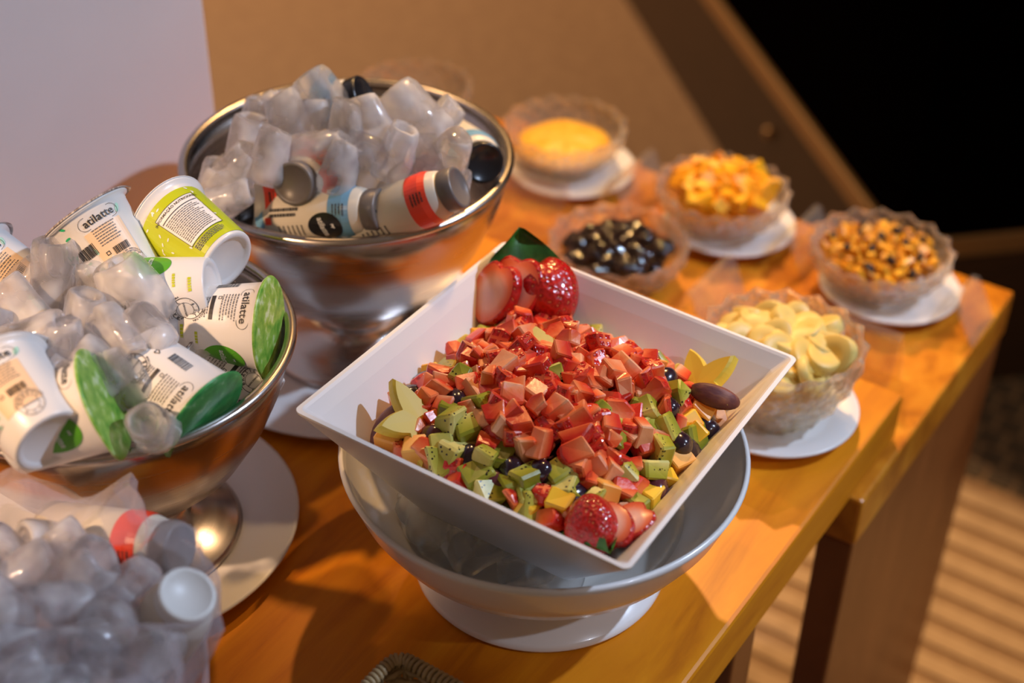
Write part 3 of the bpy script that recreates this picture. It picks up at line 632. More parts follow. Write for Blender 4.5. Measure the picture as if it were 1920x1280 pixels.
# ------------------------------------------------------------------ small drinking bottles
BHL, BR = 0.114, 0.0235
def brad(t): return BR if t < 0.086 else BR - (t - 0.086) * 0.28
BOTM = {}
def make_bottle(label, cap_px, z, d, cap, band, roll=0.0, group='yogurt bottles in ice', seed=0, extra=None):
    a = at(*cap_px, z); ax = -image_dir(*d); b = a - ax * BHL
    t = thing('yogurt_bottle', label, 'bottle', (0, 0, 0), group); t.matrix_world = frame(b, ax, -fw) @ Matrix.Rotation(roll, 4, 'Z')
    if 'body' not in BOTM:
        BOTM['body'] = mesh('bottle_body', *lathe([(0, 0.001), (BR * 0.8, 0), (BR, 0.003), (BR, 0.086), (BR - 0.0035, 0.098), (BR - 0.006, 0.101), (0, 0.101)], 40), M['cream'])
    link(bpy.data.objects.new('bottle_body', BOTM['body']), t)
    if cap not in BOTM:
        BOTM[cap] = mesh('screw_cap', *lathe([(0, 0.1005), (0.0185, 0.1005), (0.0190, 0.1015), (0.0190, 0.1125), (0.0180, 0.114), (0.0155, 0.1138), (0.0150, 0.1130), (0, 0.1130)], 40, lambda i, a, r, zz: (r + (0.00025 if r > 0.0186 and int(a * 40 / PI) % 2 else 0), zz)), M[cap])
    link(bpy.data.objects.new('screw_cap', BOTM[cap]), t)
    if band: decal(t, 'colour_band', [rect2d(-PI * 0.03, PI * 0.03, 0.072, 0.0915, 40, 3)], M[band], brad, 0.0003)
    decal(t, 'band_lettering', [tr(q, 0, 0.087) for q in lines2d(0.014, 4, 0.0032, 0.0014, seed)], M['ink'], brad, 0.0006)
    decal(t, 'print', [tr(q, -0.004, 0.030, PI / 2) for q in lines2d(0.030, 2, 0.006, 0.0036, seed + 2)] + [tr(q, 0.022, 0.045) for q in lines2d(0.016, 6, 0.0045, 0.0012, seed + 4)], M['ink'], brad, 0.0005)
    if extra: extra(t)
    return t
def black_oval(t):
    lb = decal(t, 'black_round_label', [tr(disc2d(0.0165, 0.0165), 0.018, 0.068)], M['capblack'], brad, 0.0007)
    decal(lb, 'brand_lettering', [tr(text2d('atilatte', 0.0082, 0.015), 0.018, 0.066, 0.15), tr(cow2d(0.0055), 0.017, 0.0755)], M['paperwhite'], brad, 0.0010)
    decal(t, 'red_print', [rect2d(0.004, 0.012, 0.010, 0.016, 3)], M['red'], brad, 0.0007)
    decal(t, 'blue_corner_print', [rect2d(-0.005, 0.020, -0.0, 0.008, 6)], M['blue'], brad, 0.0007)
make_bottle('cream yogurt bottle with blue band, black round label and grey cap along the steel rim', (718, 394), 0.236, (-1.0, -0.02, -0.42), 'capgrey', 'blue', 0.0, seed=1, extra=black_oval)
make_bottle('yogurt bottle with bright red band and grey cap at the steel rim', (862, 350), 0.262, (-0.85, -0.28, -0.38), 'capgrey', 'red', 0.0, seed=2)
make_bottle('yogurt bottle pointing its dull grey cap outward over a red band', (548, 345), 0.254, (0.30, 0.25, -0.90), 'capgrey', 'red', 0.0, seed=3)
make_bottle('yogurt bottle with glossy black cap and pale blue band on top of the ice', (684, 178), 0.288, (-0.85, -0.25, -0.40), 'capblack', 'blue', 0.0, seed=4)
make_bottle('blue-banded yogurt bottle with dark grey cap low against the steel wall', (908, 306), 0.240, (-0.30, 0.30, -0.90), 'capblack', 'blue', 0.0, seed=5)
make_bottle('yogurt bottle with black cap and coral band sunk under ice by the rim', (440, 388), 0.220, (0.90, 0.05, -0.35), 'capblack', 'red', 0.3, seed=6)

# ------------------------------------------------------------------ fruit salad
RS = random.Random(5)
def heap(u, v):
    p = ((abs(u) / 0.126) ** 3.5 + (abs(v) / 0.116) ** 3.5) ** (1 / 3.5)
    return -0.044 + 0.046 * max(0.0, 1 - p ** 2.0)
def on_heap(px, py, lift=0.0):
    d = ray(px, py); t = 1.0
    for _ in range(700):
        q = DI @ (CAMP + d * t)
        if q.z <= heap(q.x, q.y) + lift: break
        t += 0.0008
    return q
# base mass under the visible pieces
gv, gf = [], []; G = 40
for j in range(G + 1):
    for i in range(G + 1):
        u = (i / G * 2 - 1); v = (j / G * 2 - 1); z = 0
        uu, vv = u * 0.124, v * 0.114; z = heap(uu, vv) - 0.013 + 0.004 * (hsh(i * 0.37, j * 0.71) - 0.5)
        lim = DA + z * SL - 0.009; lim2 = DB + z * SL - 0.009
        gv.append((max(-lim, min(lim, uu)), max(-lim2, min(lim2, vv)), z))
for j in range(G):
    for i in range(G): gf.append((j * (G + 1) + i, j * (G + 1) + i + 1, (j + 1) * (G + 1) + i + 1, (j + 1) * (G + 1) + i))
n0 = len(gv); per = [i for i in range(G + 1)] + [(j + 1) * (G + 1) + G for j in range(G)] + [G * (G + 1) + i for i in range(G - 1, -1, -1)] + [j * (G + 1) for j in range(G - 1, 0, -1)]
for k in per: x, y, z = gv[k]; gv.append((x * 0.62, y * 0.62, -DEPTH + 0.0085))
npz = len(per)
for k in range(npz): gf.append((per[k], n0 + k, n0 + (k + 1) % npz, per[(k + 1) % npz]))
gf.append(tuple(n0 + k for k in range(npz)))
sal = obj('fruit_salad_base', gv, gf, M['salad']); sal.matrix_world = DM
tag(sal, 'juicy chopped fruit lying underneath the diced pieces in the square dish', 'fruit salad', kind='stuff')

def chunk(name, seed, size, jit, mats, skin=None, bev=0.12, bulge=0.0, dims=(1, 1, 1)):
    rnd = random.Random(seed); bm = bmesh.new(); bmesh.ops.create_cube(bm, size=1.0)
    for v in bm.verts:
        v.co = Vector((v.co.x * dims[0] * (1 + rnd.uniform(-jit, jit)), v.co.y * dims[1] * (1 + rnd.uniform(-jit, jit)), v.co.z * dims[2] * (1 + rnd.uniform(-jit, jit)))) * size
    bm.faces.ensure_lookup_table()
    if skin is not None:
        for f in bm.faces:
            if f.normal.z > 0.6 or (skin == 2 and f.normal.x > 0.6): f.material_index = 1
        top = [f for f in bm.faces if f.material_index == 1]
        if bulge:
            r = bmesh.ops.subdivide_edges(bm, edges=list({e for f in top for e in f.edges}), cuts=1, use_grid_fill=True)
            for v in bm.verts:
                if v.co.z > size * 0.25: v.co.z += bulge * size * (1 - (v.co.x / size) ** 2 * 2.2 - (v.co.y / size) ** 2 * 2.2)
    bmesh.ops.bevel(bm, geom=bm.edges[:], offset=size * bev * 0.6, segments=1, affect='EDGES', profile=0.6)
    bmesh.ops.recalc_face_normals(bm, faces=bm.faces)
    me = bpy.data.meshes.new(name); bm.to_mesh(me); bm.free()
    for m in mats: me.materials.append(m)
    return me
BERRY = [chunk('strawberry_piece', 100 + k, 0.0155, 0.34, [M['berry_flesh'], M['berry_skin']], 1 if k % 3 else 2, 0.13, 0.28, dd) for k, dd in enumerate(((1, 1, 1), (1.2, 0.9, 0.8), (1.35, 0.8, 0.8), (1, 1, 0.75), (0.85, 0.95, 1.2), (1.1, 1.1, 0.7), (1.5, 0.85, 0.75)))]
FLESH = [chunk('strawberry_piece', 200 + k, 0.0152, 0.32, [M['berry_flesh']], None, 0.10, 0, dd) for k, dd in enumerate(((1, 1, 1), (1.15, 0.9, 0.85), (0.9, 1, 1.1), (1.3, 0.85, 0.85)))]
KIWI = [chunk('kiwi_piece', 300 + k, 0.0170, 0.30, [M['kiwi']], None, 0.16, 0, dd) for k, dd in enumerate(((1, 1, 1), (1.5, 0.9, 0.9), (1.3, 1.2, 0.8), (1, 0.9, 1.3), (1.6, 1.0, 0.8)))]
MANGO = [chunk('mango_piece', 400 + k, 0.0165, 0.18, [M['mango']], None, 0.12, 0, dd) for k, dd in enumerate(((1, 1, 1), (1.3, 0.9, 0.9), (1, 1.2, 0.8)))]
PAPAYA = [chunk('papaya_piece', 450 + k, 0.0180, 0.16, [M['papaya']], None, 0.10, 0, dd) for k, dd in enumerate(((1, 1, 1), (1.25, 0.95, 0.9), (1, 1.15, 0.85)))]
def ell(name, a, b, c, m, n=16, wr=0.0, seed=0):
    pr = [(0, -1)] + [(math.cos(-PI / 2 + PI * k / 10), math.sin(-PI / 2 + PI * k / 10)) for k in range(1, 10)] + [(0, 1)]
    vs, fs = lathe(pr, n); rnd = random.Random(seed); ph = [rnd.uniform(0, 6) for _ in range(4)]
    out = []
    for x, y, z in vs:
        k = 1 + wr * (math.sin(5 * x + ph[0] + 3 * z) + math.sin(6 * y + ph[1] - 4 * z) + math.sin(7 * z + ph[2] + 2 * x)) / 3
        out.append((x * a * k, y * b * k, z * c * k))
    return mesh(name, out, fs, m)
GRAPE = [ell('grape', 0.0095, 0.0095, 0.0135, M['grape']), ell('grape', 0.0085, 0.0085, 0.0130, M['grapered'])]
taken = []
def put(name, me, q, label, cat, group, rot=None, sc=1.0):
    o = bpy.data.objects.new(name, me); COL.objects.link(o)
    R_ = (rot or Euler((RS.uniform(0, 6.28), RS.uniform(0, 6.28), RS.uniform(0, 6.28)))).to_matrix().to_4x4()
    o.matrix_world = DM @ Matrix.Translation(q) @ R_ @ Matrix.Diagonal((sc, sc, sc, 1))
    taken.append((q.x, q.y)); return tag(o, label, cat, group)
LS = ('diced red strawberry piece in the square fruit salad dish', 'strawberry', 'diced strawberries in the salad')
LK = ('green kiwi chunk with black seeds in the square fruit salad dish', 'kiwi', 'kiwi chunks in the salad')
LMG = ('bright yellow mango cube in the square fruit salad dish', 'mango', 'mango cubes in the salad')
LPP = ('orange papaya cube in the square fruit salad dish', 'papaya', 'papaya cubes in the salad')
LG = ('dark purple grape tucked in the square fruit salad dish', 'grape', 'dark grapes in the salad')
def inside(q, m=0.008):
    z = q.z; lu = DA + z * SL - 0.007 - m; lv = DB + z * SL - 0.007 - m
    q.x = max(-lu, min(lu, q.x)); q.y = max(-lv, min(lv, q.y)); return q
for px, py in ((845, 648), (802, 680), (880, 632), (742, 754), (778, 768), (852, 778), (838, 700), (868, 716), (1012, 585), (1125, 602), (1112, 632), (1185, 625), (1228, 690), (1278, 704), (1258, 742), (1196, 768), (1212, 790), (1150, 815), (1186, 808), (1240, 805), (1306, 832), (1238, 858), (1212, 880), (880, 806), (842, 812), (830, 836), (855, 845), (822, 872), (898, 896), (938, 852), (905, 868), (990, 932), (1048, 890), (1062, 912), (1108, 945), (1185, 948), (1200, 775), (968, 905), (1000, 905), (915, 925), (1190, 660), (1120, 775), (1010, 650), (905, 760), (1035, 700), (1150, 640), (1300, 712), (1080, 610), (1165, 900), (990, 955)):
    put('kiwi_piece', RS.choice(KIWI), inside(on_heap(px, py, 0.003)), *LK, sc=RS.uniform(0.95, 1.25))
for px, py in ((896, 622), (748, 800), (1292, 792), (1258, 908), (1222, 936), (985, 962), (1286, 700), (815, 700), (1240, 650), (1050, 952), (1296, 815), (905, 640)):
    put('mango_piece', RS.choice(MANGO), inside(on_heap(px, py, 0.003)), *LMG, sc=RS.uniform(0.9, 1.2))
for px, py in ((1342, 794), (1276, 866), (735, 822), (1130, 920), (780, 850), (1308, 770), (1215, 690)):
    put('papaya_piece', RS.choice(PAPAYA), inside(on_heap(px, py, 0.003)), *LPP, sc=RS.uniform(0.95, 1.2))
for px, py in ((796, 722), (782, 748), (922, 604), (952, 598), (1268, 834), (1316, 790), (1322, 812), (1240, 722), (856, 752), (1065, 935), (880, 870), (960, 880), (810, 820), (1010, 890), (1246, 770), (1290, 848), (925, 905), (1228, 912)):
    put('grape', GRAPE[0 if RS.random() < 0.75 else 1], inside(on_heap(px, py, 0.000)), *LG, sc=RS.uniform(1.1, 1.35))
fixed = list(taken)
cnt = 0; tries = 0; pts = []
while tries < 9000 and cnt < 235:
    tries += 1
    u = RS.uniform(-0.116, 0.116); v = RS.uniform(-0.108, 0.108)
    if ((abs(u) / 0.118) ** 4 + (abs(v) / 0.110) ** 4) > 1: continue
    edge = max(abs(u) / 0.118, abs(v) / 0.110)
    if edge > 0.86 and RS.random() < 0.5: continue
    if any((u - a) ** 2 + (v - b) ** 2 < 0.0118 ** 2 for a, b in pts): continue
    if any((u - a) ** 2 + (v - b) ** 2 < 0.0105 ** 2 for a, b in fixed): continue
    pts.append((u, v)); q = inside(Vector((u, v, heap(u, v) + RS.uniform(0.001, 0.007))))
    put('strawberry_piece', RS.choice(BERRY + BERRY + FLESH), q, *LS, sc=RS.uniform(0.80, 1.25)); cnt += 1
cnt2 = 0
while cnt2 < 60:
    u, v = RS.uniform(-0.085, 0.075), RS.uniform(-0.080, 0.080)
    if any((u - a) ** 2 + (v - b) ** 2 < 0.0085 ** 2 for a, b in fixed): continue
    q = Vector((u, v, heap(u, v) + 0.013)); put('strawberry_piece', RS.choice(BERRY + FLESH), q, *LS, sc=RS.uniform(0.85, 1.15)); cnt2 += 1

# strawberry halves and slices in the corners
def berry_outline(n=36, s=1.0):
    out = []
    for k in range(n):
        a = 2 * PI * k / n; x = math.sin(a); y = math.cos(a)
        r = 0.0200 * (1 - 0.10 * max(0, -y)) ; w_ = 0.86 + 0.16 * y
        notch = 0.0042 * math.exp(-(x / 0.22) ** 2) if y > 0 else 0
        out.append((s * r * x * w_, s * (r * y * 1.08 - notch)))
    return out
def slice_mesh(name, th, s, m_face, m_side, dome=0.0):
    pts_ = berry_outline(36, s); n = len(pts_); vs, fs, mi = [], [], []
    rows = [(0.0, 0.90), (0.12, 1.0), (0.8, 1.0), (1.0, 0.92)]
    if dome: rows = [(0.0, 1.0), (0.25, 0.985), (0.5, 0.92), (0.72, 0.80), (0.88, 0.60), (0.97, 0.35)]
    for q, k in rows:
        for x, y in pts_: vs.append((x * k, y * k, q * th))
    for i in range(len(rows) - 1):
        for k in range(n): fs.append((i * n + k, i * n + (k + 1) % n, (i + 1) * n + (k + 1) % n, (i + 1) * n + k)); mi.append(1)
    fs.append(tuple(range(n))); mi.append(0); fs.append(tuple((len(rows) - 1) * n + k for k in range(n))); mi.append(1 if dome else 0)
    return mesh(name, vs, fs, [m_face, m_side], True, mi)
M['berry_face'] = mat('strawberry_cut_face', (0.8, 0.4, 0.3), 0.3, Coat_Weight=0.3)
N, L, b = nodes(M['berry_face'])
tc = N.new('ShaderNodeTexCoord'); vm = N.new('ShaderNodeVectorMath'); vm.operation = 'LENGTH'; mp = N.new('ShaderNodeMapping'); mp.inputs['Scale'].default_value = (48, 44, 0)
L.new(tc.outputs['Object'], mp.inputs[0]); L.new(mp.outputs[0], vm.inputs[0])
rr = ramp(N, [(0.0, (0.80, 0.42, 0.34)), (0.40, (0.84, 0.42, 0.30)), (0.68, (0.78, 0.16, 0.06)), (0.95, (0.55, 0.03, 0.015))]); L.new(vm.outputs['Value'], rr.inputs[0]); L.new(rr.outputs[0], b.inputs['Base Color'])
SLC = slice_mesh('strawberry_slice', 0.0075, 1.0, M['berry_face'], M['berry_skin'])
HALF = slice_mesh('strawberry_half', 0.018, 1.08, M['berry_face'], M['berry_skin'], 1.0)
def orient(name, me, p, face, upd, label, cat, group=None, sc=1.0):
    """local +z looks along face, local +y along upd"""
    z = face.normalized(); y = (upd - z * upd.dot(z)).normalized(); x = y.cross(z)
    o = bpy.data.objects.new(name, me); COL.objects.link(o)
    o.matrix_world = Matrix(((x.x * sc, y.x * sc, z.x * sc, p.x), (x.y * sc, y.y * sc, z.y * sc, p.y), (x.z * sc, y.z * sc, z.z * sc, p.z), (0, 0, 0, 1)))
    return tag(o, label, cat, group)
zc = DC.z
orient('strawberry_half', HALF, at(1028, 553, zc - 0.012), image_dir(0.35, 0.35, 0.85), image_dir(-0.35, 0.9, -0.1), 'plump red strawberry half with dimpled skin beside the lettuce leaf', 'strawberry', sc=1.45)
orient('strawberry_slice', SLC, at(973, 548, zc - 0.008), image_dir(-0.45, 0.1, 0.8), image_dir(0.12, 0.95, 0.1), 'heart-shaped strawberry slice with pink core propped beside the strawberry half', 'strawberry', sc=1.5)
orient('strawberry_slice', SLC, at(936, 556, zc - 0.010), image_dir(-0.65, 0.2, 0.7), image_dir(0.3, 0.9, 0.1), 'heart-shaped strawberry slice leaning on the inner wall of the dish', 'strawberry', sc=1.42)
orient('strawberry_half', HALF, at(1112, 984, zc - 0.022), image_dir(-0.45, 0.45, 0.75), image_dir(0.15, -0.9, 0.1), 'red strawberry half above the leaf in the near corner of the dish', 'strawberry', sc=1.08)
orient('strawberry_slice', SLC, at(1148, 990, zc - 0.022), image_dir(-0.35, 0.55, 0.7), image_dir(0.3, -0.9, 0.2), 'thin strawberry slice overlapping a strawberry half in the near corner', 'strawberry', sc=1.0)
orient('strawberry_slice', SLC, at(1182, 988, zc - 0.022), image_dir(-0.3, 0.75, 0.6), image_dir(0.75, 0.55, -0.2), 'outermost fanned strawberry slice pointing at the dish wall', 'strawberry', sc=0.95)
# leaf
def leaf_mesh(lx, ly, ruffle, n=14):
    vs, fs = [], []
    for j in range(n + 1):
        v = j / n
        wd = ly * math.sin(PI * min(1, 0.06 + 0.94 * v) ** 0.8) * 0.5 + 0.002
        for i in range(n + 1):
            u = i / n * 2 - 1
            e = abs(u) ** 2
            vs.append((u * wd, v * lx, 0.004 * (u * u) * 2 + ruffle * e * math.sin(4 * v * PI + 2 * u) - 0.012 * v * v))
    for j in range(n):
        for i in range(n): a = j * (n + 1) + i; fs.append((a, a + 1, a + n + 2, a + n + 1))
    off = len(vs); vs2 = [(x, y, z - 0.0007) for x, y, z in vs]
    F = fs + [tuple(q + off for q in f[::-1]) for f in fs]
    return vs + vs2, F
o = obj('lettuce_leaf', *leaf_mesh(0.056, 0.062, 0.0030), M['leaf'])
ly = Vector((0.34, 0.26, 0.90)).normalized(); lx = Vector((0.707, -0.707, 0.0)); o.matrix_world = DM @ frame(Vector((0.116, 0.098, -0.018)), lx.cross(ly), lx)
tag(o, 'dark green lettuce leaf standing behind the fanned strawberries', 'leaf')
o = obj('lettuce_leaf', *leaf_mesh(0.048, 0.046, 0.003), M['leaf'])
o.matrix_world = DM @ Matrix.Translation((-0.098, -0.088, -0.046)) @ Matrix.Rotation(math.radians(135), 4, 'Z') @ Matrix.Rotation(math.radians(48), 4, 'X')
tag(o, 'small curled green leaf in the near corner of the dish', 'leaf')
# star fruit
def star_mesh(R, th):
    pts_ = []
    for k in range(60):
        a = 2 * PI * k / 60; q = abs(((k % 12) / 12.0) - 0.5) * 2    # 1 at tip, 0 in valley
        r = R * (0.46 + 0.54 * q ** 1.35); pts_.append((r * math.cos(a), r * math.sin(a)))
    n = 60; vs, fs = [], []
    for z, k in ((0, 0.93), (th * 0.2, 1.0), (th * 0.8, 1.0), (th, 0.93)):
        for x, y in pts_: vs.append((x * k, y * k, z))
    for i in range(3):
        for k in range(n): fs.append((i * n + k, i * n + (k + 1) % n, (i + 1) * n + (k + 1) % n, (i + 1) * n + k))
    for lay, z in ((0, 0.0006), (3, th - 0.0006)):
        c = len(vs); vs.append((0, 0, z))
        for k in range(n):
            f = (c, lay * n + k, lay * n + (k + 1) % n); fs.append(f if lay else f[::-1])
    return mesh('star_fruit_slice', vs, fs, M['starfruit'], False)
ST = star_mesh(0.030, 0.009)
def star(loc, nrm, spin, sc, label):
    o = bpy.data.objects.new('star_fruit_slice', ST); COL.objects.link(o)
    o.matrix_world = DM @ frame(Vector(loc), Vector(nrm), Vector((0.2, 0.1, 1))) @ Matrix.Rotation(spin, 4, 'Z') @ Matrix.Diagonal((sc, sc, sc, 1))
    tag(o, label, 'star fruit')
star((-0.086, 0.076, -0.024), (-0.10, -0.55, 0.80), 0.25, 1.28, 'yellow star fruit slice beside a plum wedge in the dish corner')
star((0.096, -0.086, -0.026), (-0.55, 0.45, 0.75), -0.30, 1.30, 'olive yellow star fruit slice leaning in the dish corner beside the banana bowl')
# plum wedges: thick crescents with dark skin
def wedge_mesh(R, ang, squash=0.8):
    vs, fs, mi = [], [], []; na, nb = 12, 8
    for j in range(na + 1):
        ph = -PI / 2 + PI * j / na
        for i in range(nb + 1):
            th = -ang / 2 + ang * i / nb; vs.append((R * squash * math.cos(ph) * math.cos(th), R * squash * math.cos(ph) * math.sin(th), R * 1.25 * math.sin(ph)))
    for j in range(na):
        for i in range(nb): a = j * (nb + 1) + i; fs.append((a, a + 1, a + nb + 2, a + nb + 1)); mi.append(0)
    ax = len(vs)
    for j in range(na + 1): vs.append((R * 0.12, 0, R * 1.25 * math.sin(-PI / 2 + PI * j / na)))
    for j in range(na):
        a = j * (nb + 1); fs.append((a + nb + 1, ax + j + 1, ax + j, a)); mi.append(1)
        a += nb; fs.append((a, ax + j, ax + j + 1, a + nb + 1)); mi.append(1)
    return mesh('plum_wedge', vs, fs, [M['plumskin'], M['plumflesh']], True, mi)
PW = wedge_mesh(0.017, 1.5)
orient('plum_wedge', PW, at(738, 806, zc - 0.024), image_dir(0.55, 0.9, 0.1), image_dir(0.7, -0.2, 0.5), 'purple-skinned plum wedge with tan flesh beside the yellow star fruit', 'plum', sc=1.15)
pz = image_dir(0.9, -0.3, 0.1)
orient('plum_wedge', PW, at(1340, 742, zc - 0.024), pz, pz.cross(image_dir(-0.7, 0.2, 0.6)), 'brownish purple plum wedge lying on the olive star fruit slice', 'plum', sc=1.0)
orient('plum_wedge', PW, at(842, 634, zc - 0.030), image_dir(0.4, 0.9, 0.2), image_dir(-0.6, 0.3, 0.7), 'pale brown plum wedge against the inner wall among kiwi chunks', 'plum', sc=0.8)

# ice floating in the round bowl
ICEW = []
for k in range(3):
    me = ICE[(0, 2, 5)[k]].copy(); me.name = 'floating_ice'; me.materials.clear(); me.materials.append(M['ice_wet']); ICEW.append(me)
for (px, py, z) in ((722, 925, 0.072), (760, 950, 0.070), (800, 985, 0.068), (850, 1000, 0.067), (705, 950, 0.072), (985, 1062, 0.066), (900, 1030, 0.067), (1040, 1075, 0.066), (770, 990, 0.067)):
    p = at(px, py, z); q = p - WB; rq = math.hypot(q.x, q.y)
    if rq > 0.098: p = WB + Vector((q.x * 0.098 / rq, q.y * 0.098 / rq, z))
    ice(p, 'half-melted ice cube floating beneath the square salad dish', 'ice in the white bowl', m=RI.choice(ICEW), sc=1.15)

# ------------------------------------------------------------------ cut crystal bowls
def crystal_mesh(R, H, n=64):
    th = 0.0065
    out = []; rows = 9
    def ro(t): return R * (0.56 + 0.44 * math.sin(min(1, t * 1.02) * PI / 2) ** 0.85)
    prof = [(0, 0.0), (R * 0.50, 0.0), (R * 0.54, 0.004)]
    for j in range(1, rows + 1): t = j / rows; prof.append((ro(t), 0.004 + (H - 0.006) * t))
    prof.append((R - th * 0.5, H)); 
    for j in range(rows, 0, -1): t = j / rows; prof.append((ro(t) - th, 0.007 + (H - 0.009) * t))
    prof += [(R * 0.48, 0.0075), (0, 0.0075)]
    no = 3 + rows
    def wob(i, a, r, z):
        sc = 0.5 + 0.5 * math.cos(a * 16)
        zz = z + (0.0050 * (sc - 0.5) if z > H * 0.9 else 0)
        if 3 <= i < no:
            k = (i - 3) + 0.0
            dm_ = math.cos(a * 16) * math.cos(k * PI / 2)
            r = r + 0.0030 * dm_
        return r, zz
    return mesh('crystal_bowl', *lathe(prof, n, wob), M['crystal'], False)
CB = {}
def crystal(label, x, y, z, R, H):
    k = (round(R, 4), round(H, 4))
    if k not in CB: CB[k] = crystal_mesh(R, H)
    o = bpy.data.objects.new('crystal_bowl', CB[k]); COL.objects.link(o); o.location = (x, y, z); return tag(o, label, 'bowl', 'cut crystal bowls')
Z2 = -SLAB; PT = 0.0075
def pile(name, meshes, cx, cy, z0, R0, R1, H, n, label, cat, group, sc=(0.9, 1.1), seed=0, flat=False):
    """layers of pieces; radius grows from R0 at the bottom to R1 at height H"""
    rnd = random.Random(seed)
    lay = max(1, round(H / 0.012)); wts = [(R0 + (R1 - R0) * (j / max(1, lay - 1))) ** 2 for j in range(lay)]; tot = sum(wts)
    for j in range(lay):
        rr_ = R0 + (R1 - R0) * (j / max(1, lay - 1)); nn = max(3, round(n * wts[j] / tot)); ph = rnd.uniform(0, 6)
        for k in range(nn):
            r = rr_ * math.sqrt((k + 0.5) / nn); a = ph + k * 2.39996
            dome = 0.010 * (1 - (r / R1) ** 2) if j == lay - 1 else 0
            o = bpy.data.objects.new(name, rnd.choice(meshes)); COL.objects.link(o)
            o.location = (cx + r * math.cos(a), cy + r * math.sin(a), z0 + H * (j + 0.5) / lay + dome + rnd.uniform(-0.002, 0.002))
            o.rotation_euler = (rnd.gauss(0, 0.5), rnd.gauss(0, 0.5), rnd.uniform(0, 6.28)) if flat else (rnd.uniform(0, 6.28), rnd.uniform(0, 6.28), rnd.uniform(0, 6.28))
            s = rnd.uniform(*sc); o.scale = (s, s, s); tag(o, label, cat, group)
# banana bowl on the serving table
bx, by = 1.082, 0.407
plate('side_plate', 'white side plate under the crystal bowl of banana slices', bx, by, 0.0, 0.082)
crystal('deep cut crystal bowl full of sliced banana', bx, by, PT, 0.077, 0.088)
BAN = []
for k in range(4):
    rb, hb = 0.0145 + 0.0012 * k, (0.009, 0.012, 0.014, 0.010)[k]
    vs, fs = lathe([(0, 0), (rb * 0.3, 0.0002), (rb * 0.93, 0), (rb, 0.001), (rb * 1.01, hb * 0.5), (rb, hb - 0.001), (rb * 0.93, hb), (rb * 0.32, hb), (rb * 0.22, hb - 0.0008), (0, hb - 0.0005)], 20, lambda i, a, r, z: (r * (1 + 0.05 * math.cos(3 * a)), z))
    BAN.append(mesh('banana_slice', [(x, y, z - hb / 2) for x, y, z in vs], fs, M['banana']))
pile('banana_slice', BAN, bx, by, PT + 0.012, 0.022, 0.054, 0.068, 95, 'pale yellow banana slice in the deep crystal bowl', 'banana', 'banana slices', (0.95, 1.2), 3, True)
# bowls on the side table
px_, py_ = 1.438, 0.645
plate('side_plate', 'white side plate under the crystal bowl of orange mango cubes', px_ + 0.004, py_ - 0.012, Z2, 0.080)
crystal('cut crystal bowl of bright orange mango cubes', px_, py_, Z2 + PT, 0.080, 0.056)
ORANGE = [chunk('mango_piece', 470 + k, 0.0185, 0.2, [M['mango_orange']], None, 0.12, 0, dd) for k, dd in enumerate(((1, 1, 1), (1.25, 0.95, 0.9), (1, 1.15, 0.85)))]
pile('mango_piece', ORANGE, px_, py_, Z2 + PT + 0.013, 0.028, 0.058, 0.046, 85, 'bright orange mango cube in a crystal bowl', 'mango', 'mango cubes in the crystal bowl', (0.85, 1.1), 4)
gx, gy = 1.424, 0.436
plate('side_plate', 'white side plate under the crystal bowl of dried fruit', gx + 0.002, gy - 0.016, Z2, 0.080)
crystal('cut crystal bowl of chopped dried fruit', gx, gy, Z2 + PT, 0.080, 0.056)
DRY = [chunk('dried_fruit_piece', 500 + k, 0.0105, 0.25, [M['dried']], None, 0.14, 0, dd) for k, dd in enumerate(((1.3, 0.9, 0.6), (1.7, 0.7, 0.5), (1, 1, 0.8), (1.2, 1.1, 0.5)))]
DRYD = [ell('raisin', 0.005, 0.004, 0.007, M['raisin'], 10, 0.3, 1)]
pile('dried_fruit_piece', DRY, gx, gy, Z2 + PT + 0.012, 0.032, 0.062, 0.038, 150, 'golden dried fruit piece in a crystal bowl', 'dried fruit', 'golden dried fruit pieces', (0.9, 1.3), 5)
rnd = random.Random(8)
for k in range(13):
    r = 0.058 * math.sqrt((k + 0.5) / 13); a = k * 2.4 + 0.5
    o = bpy.data.objects.new('raisin', DRYD[0]); COL.objects.link(o); o.location = (gx + r * math.cos(a), gy + r * math.sin(a), Z2 + PT + 0.050 + 0.010 * (1 - (r / 0.064) ** 2)); o.rotation_euler = (rnd.uniform(0, 3), rnd.uniform(0, 3), 0)
    tag(o, 'dark raisin among golden dried fruit pieces', 'raisin', 'raisins')
yx, yy = 1.452, 0.878
plate('side_plate', 'white side plate under the crystal bowl of yellow puree', yx - 0.006, yy - 0.016, Z2, 0.082)
crystal('cut crystal bowl holding smooth yellow puree', yx, yy, Z2 + PT, 0.078, 0.060)
vs, fs = lathe([(0, 0.009), (0.034, 0.009), (0.050, 0.020), (0.060, 0.030), (0.058, 0.034), (0.040, 0.038), (0.020, 0.041), (0, 0.0415)], 40, lambda i, a, r, z: (r, z + 0.0012 * math.sin(5 * a + r * 300)))
o = obj('mango_puree', vs, fs, M['puree']); o.location = (yx, yy, Z2 + PT); tag(o, 'smooth yellow mango puree mounded in a crystal bowl', 'puree')
qx, qy = 1.270, 0.690
crystal('cut crystal bowl of glossy black prunes', qx, qy, Z2, 0.080, 0.058)
PRU = [ell('prune', 0.013, 0.011, 0.017, M['prune'], 18, 0.16, k) for k in range(4)]
pile('prune', PRU, qx, qy, Z2 + 0.016, 0.028, 0.055, 0.030, 42, 'glossy black prune in a crystal bowl', 'prune', 'prunes', (0.95, 1.2), 9)
crystal('empty cut crystal bowl standing half hidden behind the steel bowl', 1.440, 1.110, Z2, 0.078, 0.060)
